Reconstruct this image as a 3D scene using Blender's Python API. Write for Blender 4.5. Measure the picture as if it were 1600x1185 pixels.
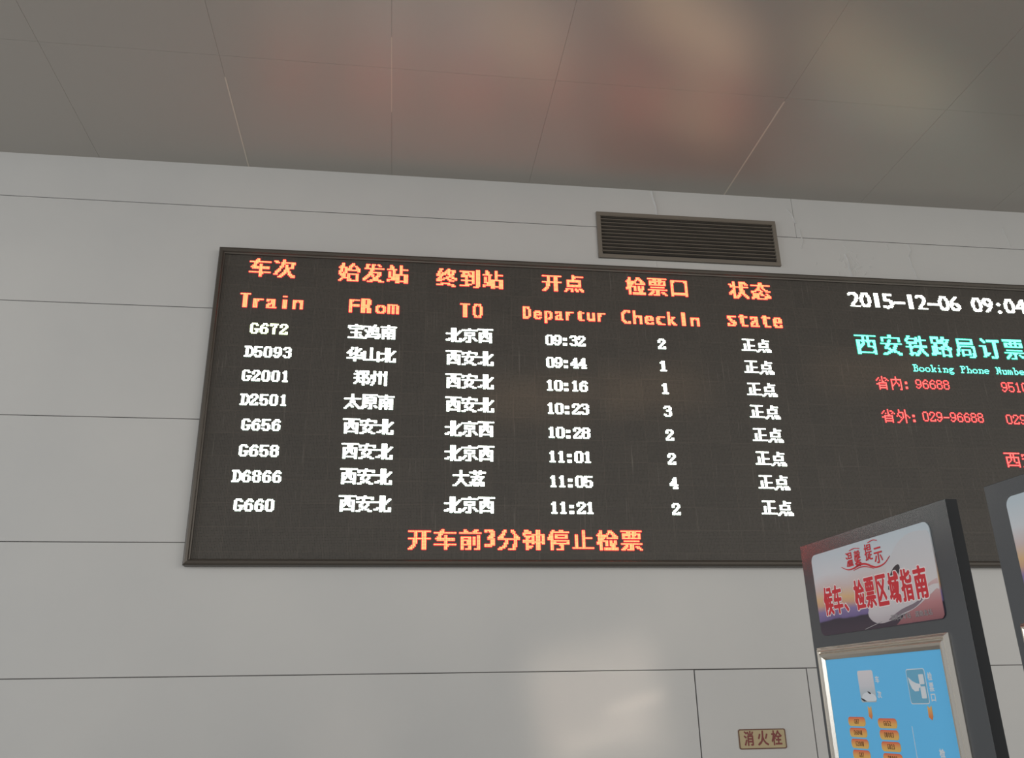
# Railway-station departure board on a panelled wall, seen from the waiting hall floor.
import bpy, bmesh, math, random
import numpy as np
from mathutils import Vector, Matrix

for _o in list(bpy.data.objects):
    bpy.data.objects.remove(_o)
S = bpy.context.scene
COL = S.collection
random.seed(7)

# ------------------------------------------------------------------ camera
EYE = 1.65
YAW, PITCH, ROLL = 0.137002775, 0.364225022, -0.0190760728
_f = Vector((math.sin(YAW) * math.cos(PITCH), math.cos(YAW) * math.cos(PITCH), math.sin(PITCH)))
_r = Vector((math.cos(YAW), -math.sin(YAW), 0.0))
_u = _r.cross(_f)
_r2 = _r * math.cos(ROLL) + _u * math.sin(ROLL)
_u2 = _u * math.cos(ROLL) - _r * math.sin(ROLL)
cam = bpy.data.cameras.new('camera')
cam.sensor_fit = 'HORIZONTAL'
cam.sensor_width = 36.0
cam.lens = 36.0 * 1339.32 / 1600.0
cam.clip_start = 0.05
cam_o = bpy.data.objects.new('camera', cam)
COL.objects.link(cam_o)
_m = Matrix((_r2, _u2, -_f)).transposed().to_4x4()
_m.translation = Vector((0, 0, EYE))
cam_o.matrix_world = _m
S.camera = cam_o

# ------------------------------------------------------------------ light and exposure
S.view_settings.view_transform = 'Standard'
S.view_settings.look = 'None'
S.view_settings.exposure = 0.0
S.view_settings.gamma = 1.0
S.view_settings.use_curve_mapping = False
S.cycles.max_bounces = 8

W = bpy.data.worlds.new('hall_daylight')
S.world = W
W.use_nodes = True
W.node_tree.nodes['Background'].inputs['Color'].default_value = (0.93, 0.97, 1.0, 1)
W.node_tree.nodes['Background'].inputs['Strength'].default_value = 0.43


def area(name, loc, target, sx, sy, power, color, spread=180.0):
    l = bpy.data.lights.new(name, 'AREA')
    l.shape = 'RECTANGLE'
    l.size, l.size_y = sx, sy
    l.energy = power
    l.color = color
    l.spread = math.radians(spread)
    o = bpy.data.objects.new(name, l)
    COL.objects.link(o)
    o.location = loc
    o.rotation_euler = (Vector(target) - Vector(loc)).to_track_quat('-Z', 'Y').to_euler()
    return o


# the hall's tall windows, far behind the camera, and a fill light added at left to brighten the stands
area('hall_windows', (7.5, -13.0, 4.2), (2.6, 6.0, 2.6), 27.0, 6.0, 1680.0, (1.0, 0.95, 0.87))
area('side_fill', (-16.0, 0.5, 3.6), (2.0, 3.2, 2.2), 8.0, 5.0, 960.0, (0.93, 0.97, 1.0))
# low sun thrown back by the polished floor and shop fronts: faint warm streaks on ceiling, wall and board
def streak(name, src, a, b, width, power, spread, color=(1.0, 0.70, 0.42)):
    """a slit of reflected sunlight whose image lies along a-b on the lit surface."""
    src, a, b = Vector(src), Vector(a), Vector(b)
    zax = (src - (a + b) / 2).normalized()
    ab = b - a
    xax = ab - zax * ab.dot(zax)
    o = area(name, src, (a + b) / 2, max(xax.length * 0.8, 0.05), width, power, color, spread)
    xax.normalize()
    m = Matrix((xax, zax.cross(xax), zax)).transposed().to_4x4()
    m.translation = src
    o.matrix_world = m


CZ = 5.707
FL = (-1.5, -1.5, 0.6)
streak('sun_streak_ceiling_1', (-0.5, -1.0, 0.5), (1.25, 3.75, CZ), (2.35, 4.55, CZ), 0.08, 0.46, 5.5)
streak('sun_streak_ceiling_2', (-0.3, -1.0, 0.5), (1.75, 4.75, CZ), (2.50, 5.28, CZ), 0.05, 0.15, 4.5)
streak('sun_streak_ceiling_3', (0.8, -1.0, 0.5), (2.40, 3.95, CZ), (4.00, 4.85, CZ), 0.09, 0.32, 5.5)
streak('sun_streak_ceiling_4', (-1.0, -1.0, 0.5), (0.45, 4.05, CZ), (1.00, 4.70, CZ), 0.08, 0.14, 5.5)
PALE = (1.0, 0.82, 0.66)
streak('sun_patch_wall', (0.2, -2.5, 0.5), (0.85, 6.0, 1.55), (1.90, 6.0, 1.75), 0.75, 0.40, 3.0, PALE)
streak('sun_streak_wall_1', (0.2, -2.5, 0.5), (1.36, 6.0, 1.58), (1.88, 6.0, 1.72), 0.02, 0.020, 1.2, PALE)
streak('sun_streak_wall_2', (0.2, -2.5, 0.5), (1.05, 6.0, 1.37), (1.75, 6.0, 1.55), 0.03, 0.020, 1.5, PALE)
streak('sun_streak_wall_3', (-1.5, -2.5, 0.5), (-0.35, 6.0, 1.65), (-0.22, 6.0, 1.20), 0.16, 0.035, 6.0, PALE)
streak('sun_streak_board', (2.6, -2.5, 0.5), (0.40, 5.94, 3.72), (2.50, 5.94, 3.95), 0.10, 0.55, 3.5)
streak('sun_streak_board_2', (3.6, -2.5, 0.5), (3.10, 5.94, 4.05), (4.50, 5.94, 4.15), 0.10, 0.25, 3.5)


# ------------------------------------------------------------------ helpers
def mat(name, color, rough=0.5, metal=0.0, spec=0.5):
    m = bpy.data.materials.new(name)
    m.use_nodes = True
    b = m.node_tree.nodes['Principled BSDF']
    b.inputs['Base Color'].default_value = (*color, 1)
    b.inputs['Roughness'].default_value = rough
    b.inputs['Metallic'].default_value = metal
    b.inputs['Specular IOR Level'].default_value = spec
    return m


def nodes(m):
    t = m.node_tree
    return t, t.nodes, t.links, t.nodes['Principled BSDF']


def glow(name, color, strength, sampled=False):
    m = bpy.data.materials.new(name)
    m.use_nodes = True
    n = m.node_tree.nodes
    b = n['Principled BSDF']
    b.inputs['Base Color'].default_value = (0.02, 0.02, 0.02, 1)
    b.inputs['Emission Color'].default_value = (*color, 1)
    b.inputs['Emission Strength'].default_value = strength
    m.cycles.emission_sampling = 'AUTO' if sampled else 'NONE'
    return m


def link(name, me, m=None, parent=None):
    o = bpy.data.objects.new(name, me)
    COL.objects.link(o)
    if m is not None:
        me.materials.append(m)
    if parent is not None:
        o.parent = parent
    return o


def raw(name, verts, faces, m, parent=None, smooth=False):
    me = bpy.data.meshes.new(name)
    me.from_pydata(verts, [], faces)
    if smooth:
        me.polygons.foreach_set('use_smooth', [True] * len(me.polygons))
    me.update()
    return link(name, me, m, parent)


def add_box(bm, x0, x1, y0, y1, z0, z1, bevel=0.0, seg=2):
    t = bmesh.new()
    r = bmesh.ops.create_cube(t, size=1.0)
    for v in t.verts:
        v.co = Vector(((x0 + x1) / 2 + v.co.x * (x1 - x0), (y0 + y1) / 2 + v.co.y * (y1 - y0), (z0 + z1) / 2 + v.co.z * (z1 - z0)))
    if bevel > 0:
        bmesh.ops.bevel(t, geom=t.edges[:], offset=bevel, segments=seg, affect='EDGES', profile=0.5)
    me = bpy.data.meshes.new('tmp')
    t.to_mesh(me)
    t.free()
    bm.from_mesh(me)
    bpy.data.meshes.remove(me)


def add_prism(bm, poly, y0, y1):
    """poly: (x, z) points counter-clockwise seen from -y; front face at y0."""
    a = [bm.verts.new((x, y0, z)) for x, z in poly]
    b = [bm.verts.new((x, y1, z)) for x, z in poly]
    n = len(poly)
    bm.faces.new(a)
    bm.faces.new(b[::-1])
    for i in range(n):
        bm.faces.new((a[(i + 1) % n], a[i], b[i], b[(i + 1) % n]))


def build(name, bm, m, parent=None):
    bmesh.ops.recalc_face_normals(bm, faces=bm.faces)
    me = bpy.data.meshes.new(name)
    bm.to_mesh(me)
    bm.free()
    return link(name, me, m, parent)


def boxes(name, lst, m, parent=None, bevel=0.0):
    bm = bmesh.new()
    for b in lst:
        add_box(bm, *b, bevel=bevel)
    return build(name, bm, m, parent)


def prism(name, poly, y0, y1, m, parent=None):
    bm = bmesh.new()
    add_prism(bm, poly, y0, y1)
    return build(name, bm, m, parent)


def round_rect(x0, x1, z0, z1, r, k=6):
    p = []
    for cx, cz, a0 in ((x1 - r, z1 - r, 0), (x0 + r, z1 - r, 90), (x0 + r, z0 + r, 180), (x1 - r, z0 + r, 270)):
        for i in range(k + 1):
            a = math.radians(a0 + 90.0 * i / k)
            p.append((cx + r * math.cos(a), cz + r * math.sin(a)))
    return p


def ribbon(name, pts, widths, y0, y1, m, parent=None):
    """a flat brush stroke through (x, z) points with a width at each."""
    L, R = [], []
    n = len(pts)
    for i in range(n):
        a = Vector(pts[max(i - 1, 0)])
        b = Vector(pts[min(i + 1, n - 1)])
        d = (b - a).normalized()
        q = Vector((-d.y, d.x)) * widths[i] / 2
        c = Vector(pts[i])
        L.append(tuple(c + q))
        R.append(tuple(c - q))
    return prism(name, R + L[::-1], y0, y1, m, parent)


def spline(pts, k=6):
    """Catmull-Rom through 2-D points."""
    P = [pts[0]] + list(pts) + [pts[-1]]
    out = []
    for i in range(1, len(P) - 2):
        p0, p1, p2, p3 = (Vector(P[j]) for j in (i - 1, i, i + 1, i + 2))
        for s in range(k):
            t = s / k
            out.append(tuple(0.5 * ((2 * p1) + (p2 - p0) * t + (2 * p0 - 5 * p1 + 4 * p2 - p3) * t * t + (3 * p1 - p0 - 3 * p2 + p3) * t ** 3)))
    out.append(tuple(pts[-1]))
    return out


def thing(name, label, cat, loc=(0, 0, 0), rotz=0.0, group=None):
    o = bpy.data.objects.new(name, None)
    o.empty_display_size = 0.1
    COL.objects.link(o)
    o.location = loc
    o.rotation_euler = (0, 0, rotz)
    o['label'] = label
    o['category'] = cat
    if group:
        o['group'] = group
    return o


def structure(o):
    o['kind'] = 'structure'
    return o


# ------------------------------------------------------------------ lettering outlines (units: 1/1000 em)
GLYPHS = {}
GLYPHS['车'] = '168,321 203,332 276,336 507,336 507,184 61,184 61,110 507,110 507,-80 586,-80 586,110 942,110 942,184 586,184 586,336 858,336 858,407 586,407 586,560 507,560 507,407 250,407 292,473 335,545 376,622 924,622 924,695 412,695 468,822 383,845 323,695 77,695 77,622 289,622 210,478 173,424 140,398'
GLYPHS['次'] = '57,717 128,673 197,624 250,578 298,639 244,683 174,730 102,771/42,73 111,21 177,118 244,224 308,329 250,379 180,267 107,161/454,840 414,683 359,541 289,426 361,384 400,446 435,517 468,596 837,596 815,526 789,459 763,403 827,371 864,451 901,545 932,644 877,674 862,670 493,670 534,825/569,547 569,485 552,322 462,141 240,-26 271,-53 297,-84 460,23 563,142 620,265 688,120 784,6 911,-73 933,-38 961,-7 812,85 710,227 647,411 649,484 649,547'
GLYPHS['始'] = '462,327 462,-80 531,-80 531,-36 833,-36 833,-78 905,-78 905,327/531,31 531,259 833,259 833,31/429,407 474,418 599,430 873,452 905,381 969,414 927,502 867,601 800,695 740,666 791,595 838,517 519,497 585,595 647,704 705,819 627,841 570,716 510,609 468,544 434,500 404,480/202,565 316,565 300,444 277,336 247,241 144,319/65,292 141,236 217,174 167,93 108,28 40,-19 65,-47 86,-78 157,-25 219,42 271,124 324,70 364,21 410,82 364,135 303,193 343,316 372,461 389,630 345,637 333,635 216,635 248,831 178,836 148,635 43,635 43,565 134,565 112,464 88,371'
GLYPHS['发'] = '673,790 743,713 801,642 860,683 801,751 731,826/144,523 178,536 251,540 391,540 309,347 191,185 30,57 61,29 86,-1 205,86 302,188 381,305 424,233 474,168 531,110 440,55 343,13 240,-18 262,-49 280,-82 390,-46 493,1 589,61 686,0 795,-48 917,-83 939,-48 964,-16 847,13 742,55 648,108 728,193 794,294 844,413 793,437 779,433 441,433 477,540 930,540 931,612 497,612 512,682 525,755 537,830 453,844 442,764 428,686 411,612 229,612 270,700 303,797 223,812 187,702 156,634 138,607 119,594/588,154 525,216 471,285 427,361 742,361 700,284 648,215'
GLYPHS['站'] = '58,652 58,582 447,582 447,652/98,525 120,404 137,278 146,167 209,178 198,289 181,415 158,536/175,815 215,736 243,662 311,686 282,758 240,835/330,549 313,413 290,269 264,144 47,95 65,20 443,116 436,185 328,159 354,277 378,408 400,535/467,362 467,-79 540,-79 540,-31 842,-31 842,-75 918,-75 918,362 706,362 706,561 960,561 960,633 706,633 706,841 629,841 629,362/540,39 540,291 842,291 842,39'
GLYPHS['终'] = '35,53 48,-20 399,53 393,119/565,264 641,230 715,190 774,151 819,204 759,242 685,280 609,313/454,79 597,33 736,-23 847,-79 891,-19 778,35 640,89 499,133/583,840 535,746 464,648 372,558 390,588 327,626 263,517 134,505 193,599 249,703 299,812 227,841 178,722 126,619 89,558 59,516 31,496 56,424 97,435 219,451 158,368 117,318 74,273 39,253 63,184 97,196 186,213 379,244 376,308 165,278 236,364 305,457 370,555 398,533 423,506 478,556 526,609 575,539 632,473 553,416 468,368 380,331 407,302 428,269 516,310 601,362 682,423 759,361 841,309 927,268 950,301 977,331 892,367 811,414 735,471 799,543 855,623 900,711 853,739 840,736 614,736 661,827/572,669 799,669 747,590 683,518 620,589 569,664'
GLYPHS['到'] = '641,754 641,148 711,148 711,754/839,824 839,37 834,20 817,15 686,16 703,-21 714,-59 808,-56 871,-44 903,-17 912,37 912,824/62,42 79,-30 579,67 575,133 365,94 365,251 565,251 565,318 365,318 365,425 294,425 294,318 97,318 97,251 294,251 294,82/119,439 157,449 262,461 493,484 528,422 585,460 545,526 492,602 434,675 379,643 454,543 198,521 239,579 278,642 314,708 585,708 585,774 71,774 71,708 230,708 180,612 142,554 118,524 94,510'
GLYPHS['开'] = '649,703 649,418 369,418 369,461 369,703/52,418 52,346 288,346 259,211 187,84 54,-28 87,-54 114,-84 258,45 335,191 365,346 649,346 649,-81 726,-81 726,346 949,346 949,418 726,418 726,703 918,703 918,775 89,775 89,703 293,703 293,461 292,418'
GLYPHS['点'] = '237,465 760,465 760,286 237,286/340,128 351,59 358,-12 361,-71 437,-61 429,31 411,134/547,127 576,60 600,-10 617,-69 690,-50 672,8 646,76 615,142/751,135 802,66 847,-8 880,-72 951,-42 917,21 869,93 818,161/177,155 140,80 94,10 42,-46 110,-79 163,-17 210,57 248,136/166,536 166,216 835,216 835,536 530,536 530,663 910,663 910,734 530,734 530,840 455,840 455,536'
GLYPHS['检'] = '468,530 468,465 807,465 807,530/397,355 424,273 447,188 461,113 523,131 508,205 485,288 456,370/591,383 608,301 622,217 631,142 694,153 684,227 669,310 650,391/179,840 179,650 49,650 49,580 172,580 136,444 88,314 33,211 54,176 71,138 110,211 147,303 179,404 179,-79 248,-79 248,442 316,304 361,357 330,410 284,483 248,539 248,580 352,580 352,650 248,650 248,840/624,847 541,712 433,594 311,502 356,440 457,520 551,617 634,726 722,625 823,530 927,451 944,486 966,519 859,593 755,687 670,786 690,823/343,35 343,-32 938,-32 938,35 754,35 808,140 861,258 908,373 842,391 799,272 746,146 690,35'
GLYPHS['票'] = '646,107 733,54 819,-4 884,-56 942,-11 873,40 787,95 700,145/175,365 175,305 827,305 827,365/271,148 207,86 129,31 44,-14 102,-64 188,-12 271,53 341,124/54,236 54,173 463,173 463,2 460,-10 445,-14 327,-13 342,-47 351,-81 442,-79 500,-69 531,-45 539,0 539,173 949,173 949,236/125,661 125,430 881,430 881,661 646,661 646,738 929,738 929,800 65,800 65,738 347,738 347,661/416,738 575,738 575,661 416,661/195,604 347,604 347,488 195,488/416,604 575,604 575,488 416,488/646,604 807,604 807,488 646,488'
GLYPHS['口'] = '127,735 127,-55 205,-55 205,30 796,30 796,-51 876,-51 876,735/205,107 205,660 796,660 796,107'
GLYPHS['状'] = '741,774 786,714 828,650 860,596 920,634 888,687 844,748 798,806/49,674 97,610 143,544 175,486 237,528 203,584 156,648 106,709/589,838 589,605 588,545 356,545 356,471 583,471 551,301 472,130 327,-30 388,-78 514,54 594,197 640,344 706,170 798,27 918,-78 943,-45 973,-16 837,100 739,267 675,471 951,471 951,545 662,545 663,605 663,838/32,194 76,130 247,290 247,-78 321,-78 321,841 247,841 247,382 168,310 94,246'
GLYPHS['态'] = '381,409 442,370 500,327 543,286 610,329 564,370 505,412 444,449/270,241 270,45 299,-37 416,-58 650,-58 724,-45 763,2 780,99 744,111 712,128 696,30 645,10 420,10 358,17 344,45 344,241/410,265 469,207 526,145 568,90 630,131 586,184 527,244 467,299/750,235 799,143 841,48 868,-35 940,-9 911,73 867,166 816,256/154,241 130,156 96,69 54,-6 122,-40 162,39 195,130 221,219/466,844 457,771 444,699 56,699 56,629 424,629 357,507 236,407 45,333 70,301 88,269 300,358 431,481 504,629 598,469 732,350 907,274 930,310 958,343 796,403 670,500 582,629 948,629 948,699 522,699 544,844'
GLYPHS['前'] = '604,514 604,104 674,104 674,514/807,544 807,14 802,-1 786,-5 654,-4 670,-40 681,-76 778,-74 839,-63 872,-37 881,13 881,544/723,845 681,763 629,682 329,682 378,700 335,770 278,841 208,816 260,748 300,682 53,682 53,613 947,613 947,682 714,682 803,819/409,301 409,200 187,200 187,301/409,360 187,360 187,459 409,459/116,523 116,-75 187,-75 187,141 409,141 409,7 405,-6 391,-10 281,-9 307,-76 392,-74 446,-63 475,-39 482,6 482,523'
GLYPHS['分'] = '673,822 604,794 689,644 792,504 900,393 929,426 961,456 854,556 752,684/324,820 252,673 157,544 44,442 108,384 187,457 187,388 380,388 341,224 247,83 65,-19 91,-50 111,-83 309,36 413,198 459,388 731,388 719,186 702,67 680,14 663,4 637,2 578,3 487,8 504,-29 512,-67 602,-71 670,-69 714,-60 748,-34 777,34 796,179 811,426 812,462 192,462 273,561 345,674 404,798'
GLYPHS['钟'] = '653,556 653,318 516,318 516,556/727,556 865,556 865,318 727,318/653,838 653,629 448,629 448,184 516,184 516,245 653,245 653,-81 727,-81 727,245 865,245 865,190 937,190 937,629 727,629 727,838/180,837 143,746 93,663 36,595 75,525 126,585 173,656 415,656 415,725 210,725 248,818/60,344 60,275 205,275 205,73 186,15 152,-17 174,-44 192,-73 218,-54 285,-16 427,59 413,124 277,56 277,275 418,275 418,344 277,344 277,479 394,479 394,547 112,547 112,479 205,479 205,344'
GLYPHS['停'] = '467,578 795,578 795,494 467,494/398,632 398,440 867,440 867,632/309,377 309,214 375,214 375,315 883,315 883,214 951,214 951,377/564,825 603,750 325,750 325,686 951,686 951,750 684,750 661,798 632,845/398,240 398,179 594,179 594,5 590,-8 574,-12 443,-11 457,-43 467,-76 565,-75 629,-67 661,-43 669,3 669,179 860,179 860,240/263,838 200,689 121,552 32,439 74,365 117,417 159,475 159,-79 228,-79 228,588 266,662 301,739 332,817'
GLYPHS['止'] = '188,619 188,44 49,44 49,-30 949,-30 949,44 577,44 577,430 905,430 905,505 577,505 577,837 499,837 499,44 265,44 265,619'
GLYPHS['西'] = '59,775 59,702 356,702 356,557 113,557 113,-76 186,-76 186,-14 819,-14 819,-73 894,-73 894,557 641,557 641,702 939,702 939,775/186,56 186,244 210,219 230,190 346,277 404,380 423,488 568,488 568,330 588,249 670,228 806,228 819,228 819,56/186,246 186,488 355,488 339,400 288,318/424,557 424,702 568,702 568,557/641,488 819,488 819,301 799,299 679,299 647,304 641,330'
GLYPHS['安'] = '414,823 461,725 93,725 93,522 168,522 168,654 829,654 829,522 908,522 908,725 549,725 491,842/656,378 621,302 577,236 524,178 310,256 389,378/299,378 244,295 193,223 278,193 367,161 456,125 350,67 225,23 82,-9 109,-42 130,-77 284,-36 419,19 536,91 657,35 765,-20 852,-73 914,-8 826,43 719,95 599,148 655,214 703,291 742,378 935,378 935,449 430,449 502,596 421,612 385,532 341,449 69,449 69,378'
GLYPHS['铁'] = '184,838 144,747 92,664 32,596 54,561 71,526 125,585 173,656 430,656 430,728 213,728 252,818/59,344 59,275 211,275 211,68 195,18 164,-8 185,-40 201,-75 227,-55 293,-17 432,58 417,122 283,54 283,275 429,275 429,344 283,344 283,479 404,479 404,547 109,547 109,479 211,479 211,344/662,835 662,660 561,660 585,789 514,800 494,683 464,576 423,486 485,449 516,514 543,591 662,591 662,528 661,462 657,393 447,393 447,321 647,321 609,197 533,79 407,-24 437,-51 461,-79 574,15 651,120 699,232 751,105 822,1 914,-76 937,-43 965,-14 865,66 791,180 742,321 953,321 953,393 731,393 736,528 736,591 929,591 929,660 736,660 736,835'
GLYPHS['路'] = '156,732 345,732 345,556 156,556/38,42 51,-31 438,64 431,131 299,100 299,279 405,279 425,254 441,229 501,258 501,-78 571,-78 571,-41 823,-41 823,-75 894,-75 894,256 926,241 948,275 973,304 887,344 810,394 743,452 802,532 852,621 891,720 844,741 830,738 636,738 668,823 597,841 550,724 488,618 414,532 414,798 89,798 89,490 231,490 231,84 153,66 153,396 89,396 89,52/571,25 571,218 823,218 823,25/797,672 752,584 695,504 639,579 596,655 605,672/546,283 624,337 697,402 766,339 845,283/650,454 579,391 503,339 424,298 424,346 299,346 299,490 414,490 414,522 467,477 514,530 558,592 600,523'
GLYPHS['局'] = '153,788 153,549 146,369 111,174 28,-6 60,-28 88,-54 157,80 199,227 220,377 836,377 824,171 810,53 791,2 776,-9 754,-11 633,-6 648,-41 654,-76 731,-79 788,-77 827,-68 857,-45 882,21 899,163 912,409 913,444 225,444 227,530 843,530 843,788/227,723 768,723 768,595 227,595/308,298 308,-19 378,-19 378,39 690,39 690,298/378,236 620,236 620,101 378,101'
GLYPHS['订'] = '114,772 170,716 224,657 266,605 319,658 277,708 221,766 165,820/205,-55 232,-30 305,23 461,132 439,199 293,103 293,526 50,526 50,454 220,454 220,96 201,40 167,8 189,-22/396,756 396,681 703,681 703,31 697,11 677,5 508,7 527,-34 540,-75 658,-73 733,-60 771,-29 782,30 782,681 960,681 960,756'
GLYPHS['温'] = '445,575 787,575 787,477 445,477/445,732 787,732 787,635 445,635/375,796 375,413 860,413 860,796/98,774 165,741 229,703 280,666 322,727 271,762 205,798 138,828/38,502 106,468 172,429 223,393 264,454 212,490 146,526 78,556/64,-16 128,-63 186,39 246,151 300,261 244,306 185,189 121,77/256,16 256,-51 962,-51 962,16 894,16 894,328 341,328 341,16/410,16 410,262 507,262 507,16/566,16 566,262 664,262 664,16/724,16 724,262 823,262 823,16'
GLYPHS['馨'] = '259,840 259,792 74,792 74,745 259,745 259,698 101,698 101,651 490,651 490,698 327,698 327,745 510,745 510,792 327,792 327,840/593,823 593,769 578,726 503,691 519,668 532,641 627,697 650,768 650,772 767,772 767,739 778,683 830,665 900,665 949,670 945,718 898,713 845,713 832,718 830,738 830,823/546,548 669,499 581,471 487,453 504,430 516,405 592,421 665,443 733,472 830,426 908,385 943,431 873,466 787,505 848,560 892,629 856,644 845,642 542,642 542,592 806,592 771,558 729,529 579,586/269,563 269,495 176,495 178,535 178,563/322,563 419,563 419,495 322,495/116,608 116,537 102,449 37,361 65,344 90,323 141,383 168,450 482,450 482,608/78,297 78,243 367,243 265,194 150,154 36,124 79,70 217,114 217,-81 288,-81 288,-53 721,-53 721,-77 795,-77 795,112 924,76 943,105 966,130 848,156 733,195 634,243 922,243 922,297 534,297 534,351 635,358 729,367 812,378 757,422 602,405 408,395 207,392 216,368 222,343 464,347 464,297/464,243 464,160 322,160 395,200 457,243/534,243 545,243 606,200 677,160 534,160/288,34 721,34 721,-9 288,-9/288,74 288,115 721,115 721,74'
GLYPHS['提'] = '478,617 812,617 812,538 478,538/478,750 812,750 812,671 478,671/409,807 409,480 884,480 884,807/429,297 403,161 354,50 279,-35 335,-80 384,-28 424,33 456,104 535,-2 640,-53 773,-65 948,-65 957,-30 971,3 776,2 726,3 680,8 680,165 890,165 890,227 680,227 680,345 939,345 939,408 364,408 364,345 609,345 609,27 556,59 513,109 479,181 498,289/164,839 164,638 40,638 40,568 164,568 164,348 29,309 48,235 164,273 164,14 160,0 147,-4 53,-4 66,-39 74,-73 152,-71 200,-59 226,-34 234,14 234,296 345,333 335,401 234,370 234,568 345,568 345,638 234,638 234,839'
GLYPHS['示'] = '234,351 182,240 113,139 35,56 104,11 182,101 253,210 311,330/684,320 755,216 818,106 859,10 934,44 890,140 826,247 753,349/149,766 149,692 853,692 853,766/60,523 60,449 461,449 461,19 456,3 437,-2 284,0 301,-40 311,-79 423,-77 494,-66 532,-38 542,18 542,449 941,449 941,523'
GLYPHS['候'] = '297,624 297,116 363,116 363,624/405,247 405,182 631,182 594,108 513,37 374,-26 400,-53 421,-82 548,-21 633,46 683,118 731,44 808,-24 923,-75 943,-42 968,-13 841,40 765,109 725,182 952,182 952,247 715,247 715,267 715,378 919,378 919,442 562,442 590,521 522,537 490,451 448,373 397,307 457,268 496,319 531,378 642,378 642,268 642,247/459,792 459,728 785,728 766,608 403,608 403,543 951,543 951,608 838,608 864,789 812,795 800,792/230,834 178,682 111,542 33,425 56,387 73,349 110,399 145,455 145,-81 216,-81 216,591 247,664 275,739 300,815'
GLYPHS['、'] = '273,-56 341,2 271,79 193,157 117,224 52,167 127,101 203,24'
GLYPHS['域'] = '294,103 313,31 656,130 649,193/415,468 546,468 546,299 415,299/357,529 357,238 607,238 607,529/36,129 64,55 333,191 312,258 219,213 219,525 310,525 310,596 219,596 219,828 149,828 149,596 43,596 43,525 149,525 149,180/862,529 835,437 803,350 766,270 753,376 744,494 737,623 949,623 949,692 895,692 940,735 885,787 817,838 774,800 841,746 893,692 735,692 734,839 662,839 664,692 327,692 327,623 666,623 675,458 689,308 710,177 650,101 581,35 504,-22 534,-46 559,-71 621,-23 678,31 730,91 765,0 810,-58 865,-79 915,-63 945,-8 961,97 934,113 907,136 897,25 874,-8 824,38 784,167 842,272 891,388 930,515'
GLYPHS['区'] = '927,786 97,786 97,-50 952,-50 952,22 171,22 171,713 927,713/259,585 339,517 423,445 505,369 417,287 323,213 226,149 286,92 379,159 470,235 558,319 641,237 714,160 772,92 833,147 771,215 695,292 609,374 679,458 744,545 802,637 731,665 679,581 620,500 555,422 473,495 392,565 313,629'
GLYPHS['指'] = '837,781 746,747 634,715 515,687 515,836 441,836 441,552 471,465 588,443 821,443 898,457 938,507 956,610 920,621 887,637 870,534 817,511 592,511 529,519 515,552 515,625 649,653 780,686 894,725/512,134 838,134 838,29 512,29/512,195 512,295 838,295 838,195/441,359 441,-79 512,-79 512,-33 838,-33 838,-75 912,-75 912,359/184,840 184,638 44,638 44,567 184,567 184,352 31,310 53,237 184,276 184,8 179,-6 165,-11 65,-10 88,-79 170,-77 222,-66 249,-40 257,9 257,298 390,339 381,409 257,373 257,567 376,567 376,638 257,638 257,840'
GLYPHS['南'] = '317,460 353,398 377,339 440,361 414,419 376,479/458,840 458,740 60,740 60,669 458,669 458,563 114,563 114,-79 190,-79 190,494 812,494 812,8 807,-9 789,-14 647,-13 663,-46 673,-80 777,-78 845,-68 879,-43 888,8 888,563 541,563 541,669 941,669 941,740 541,740 541,840/622,481 591,410 553,338 266,338 266,277 461,277 461,176 245,176 245,113 461,113 461,-61 533,-61 533,113 758,113 758,176 533,176 533,277 740,277 740,338 618,338 687,461'
GLYPHS['渭'] = '343,799 343,471 913,471 913,799/84,774 151,738 217,697 268,659 313,719 260,755 193,793 127,827/37,500 110,464 181,424 237,386 280,449 223,485 150,523 78,556/67,-18 130,-69 192,33 254,145 312,255 257,305 194,188 127,75/455,216 802,216 802,145 455,145/455,273 455,342 802,342 802,273/382,404 382,-80 455,-80 455,88 802,88 802,8 798,-4 785,-8 677,-8 691,-40 700,-73 784,-71 839,-61 868,-37 875,7 875,404/413,610 594,610 594,526 413,526/665,610 841,610 841,526 665,526/413,745 594,745 594,663 413,663/665,745 841,745 841,663 665,663'
GLYPHS['北'] = '34,122 68,48 322,155 322,-71 398,-71 398,822 322,822 322,586 64,586 64,511 322,511 322,230/891,668 820,608 735,547 643,488 643,821 565,821 565,80 591,-29 687,-57 848,-57 922,-33 960,45 974,190 938,204 903,226 895,98 877,34 842,16 695,16 653,28 643,79 643,410 750,472 854,536 947,602'
GLYPHS['消'] = '863,812 832,748 794,681 757,622 821,595 859,651 898,716 935,784/351,778 393,715 428,649 452,590 519,623 494,681 457,745 414,807/85,778 149,740 211,697 258,656 304,714 256,753 194,794 130,829/38,510 104,473 167,430 216,390 260,449 211,488 147,528 81,563/69,-21 134,-70 189,33 245,147 295,258 239,303 183,185 124,72/453,312 822,312 822,203 453,203/453,377 453,484 822,484 822,377/604,841 604,555 379,555 379,-80 453,-80 453,139 822,139 822,15 818,1 802,-4 676,-3 691,-38 700,-74 795,-73 857,-62 887,-35 895,14 895,555 679,555 679,841'
GLYPHS['火'] = '211,638 182,538 139,440 83,357 155,321 211,408 253,511 284,616/833,638 794,542 747,441 698,353 761,324 812,409 865,508 913,607/523,451 520,450 534,573 539,700 541,829 459,829 445,486 341,189 51,-20 80,-49 102,-81 293,24 419,160 492,321 586,143 724,10 912,-74 935,-39 962,-6 753,85 609,240'
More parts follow.
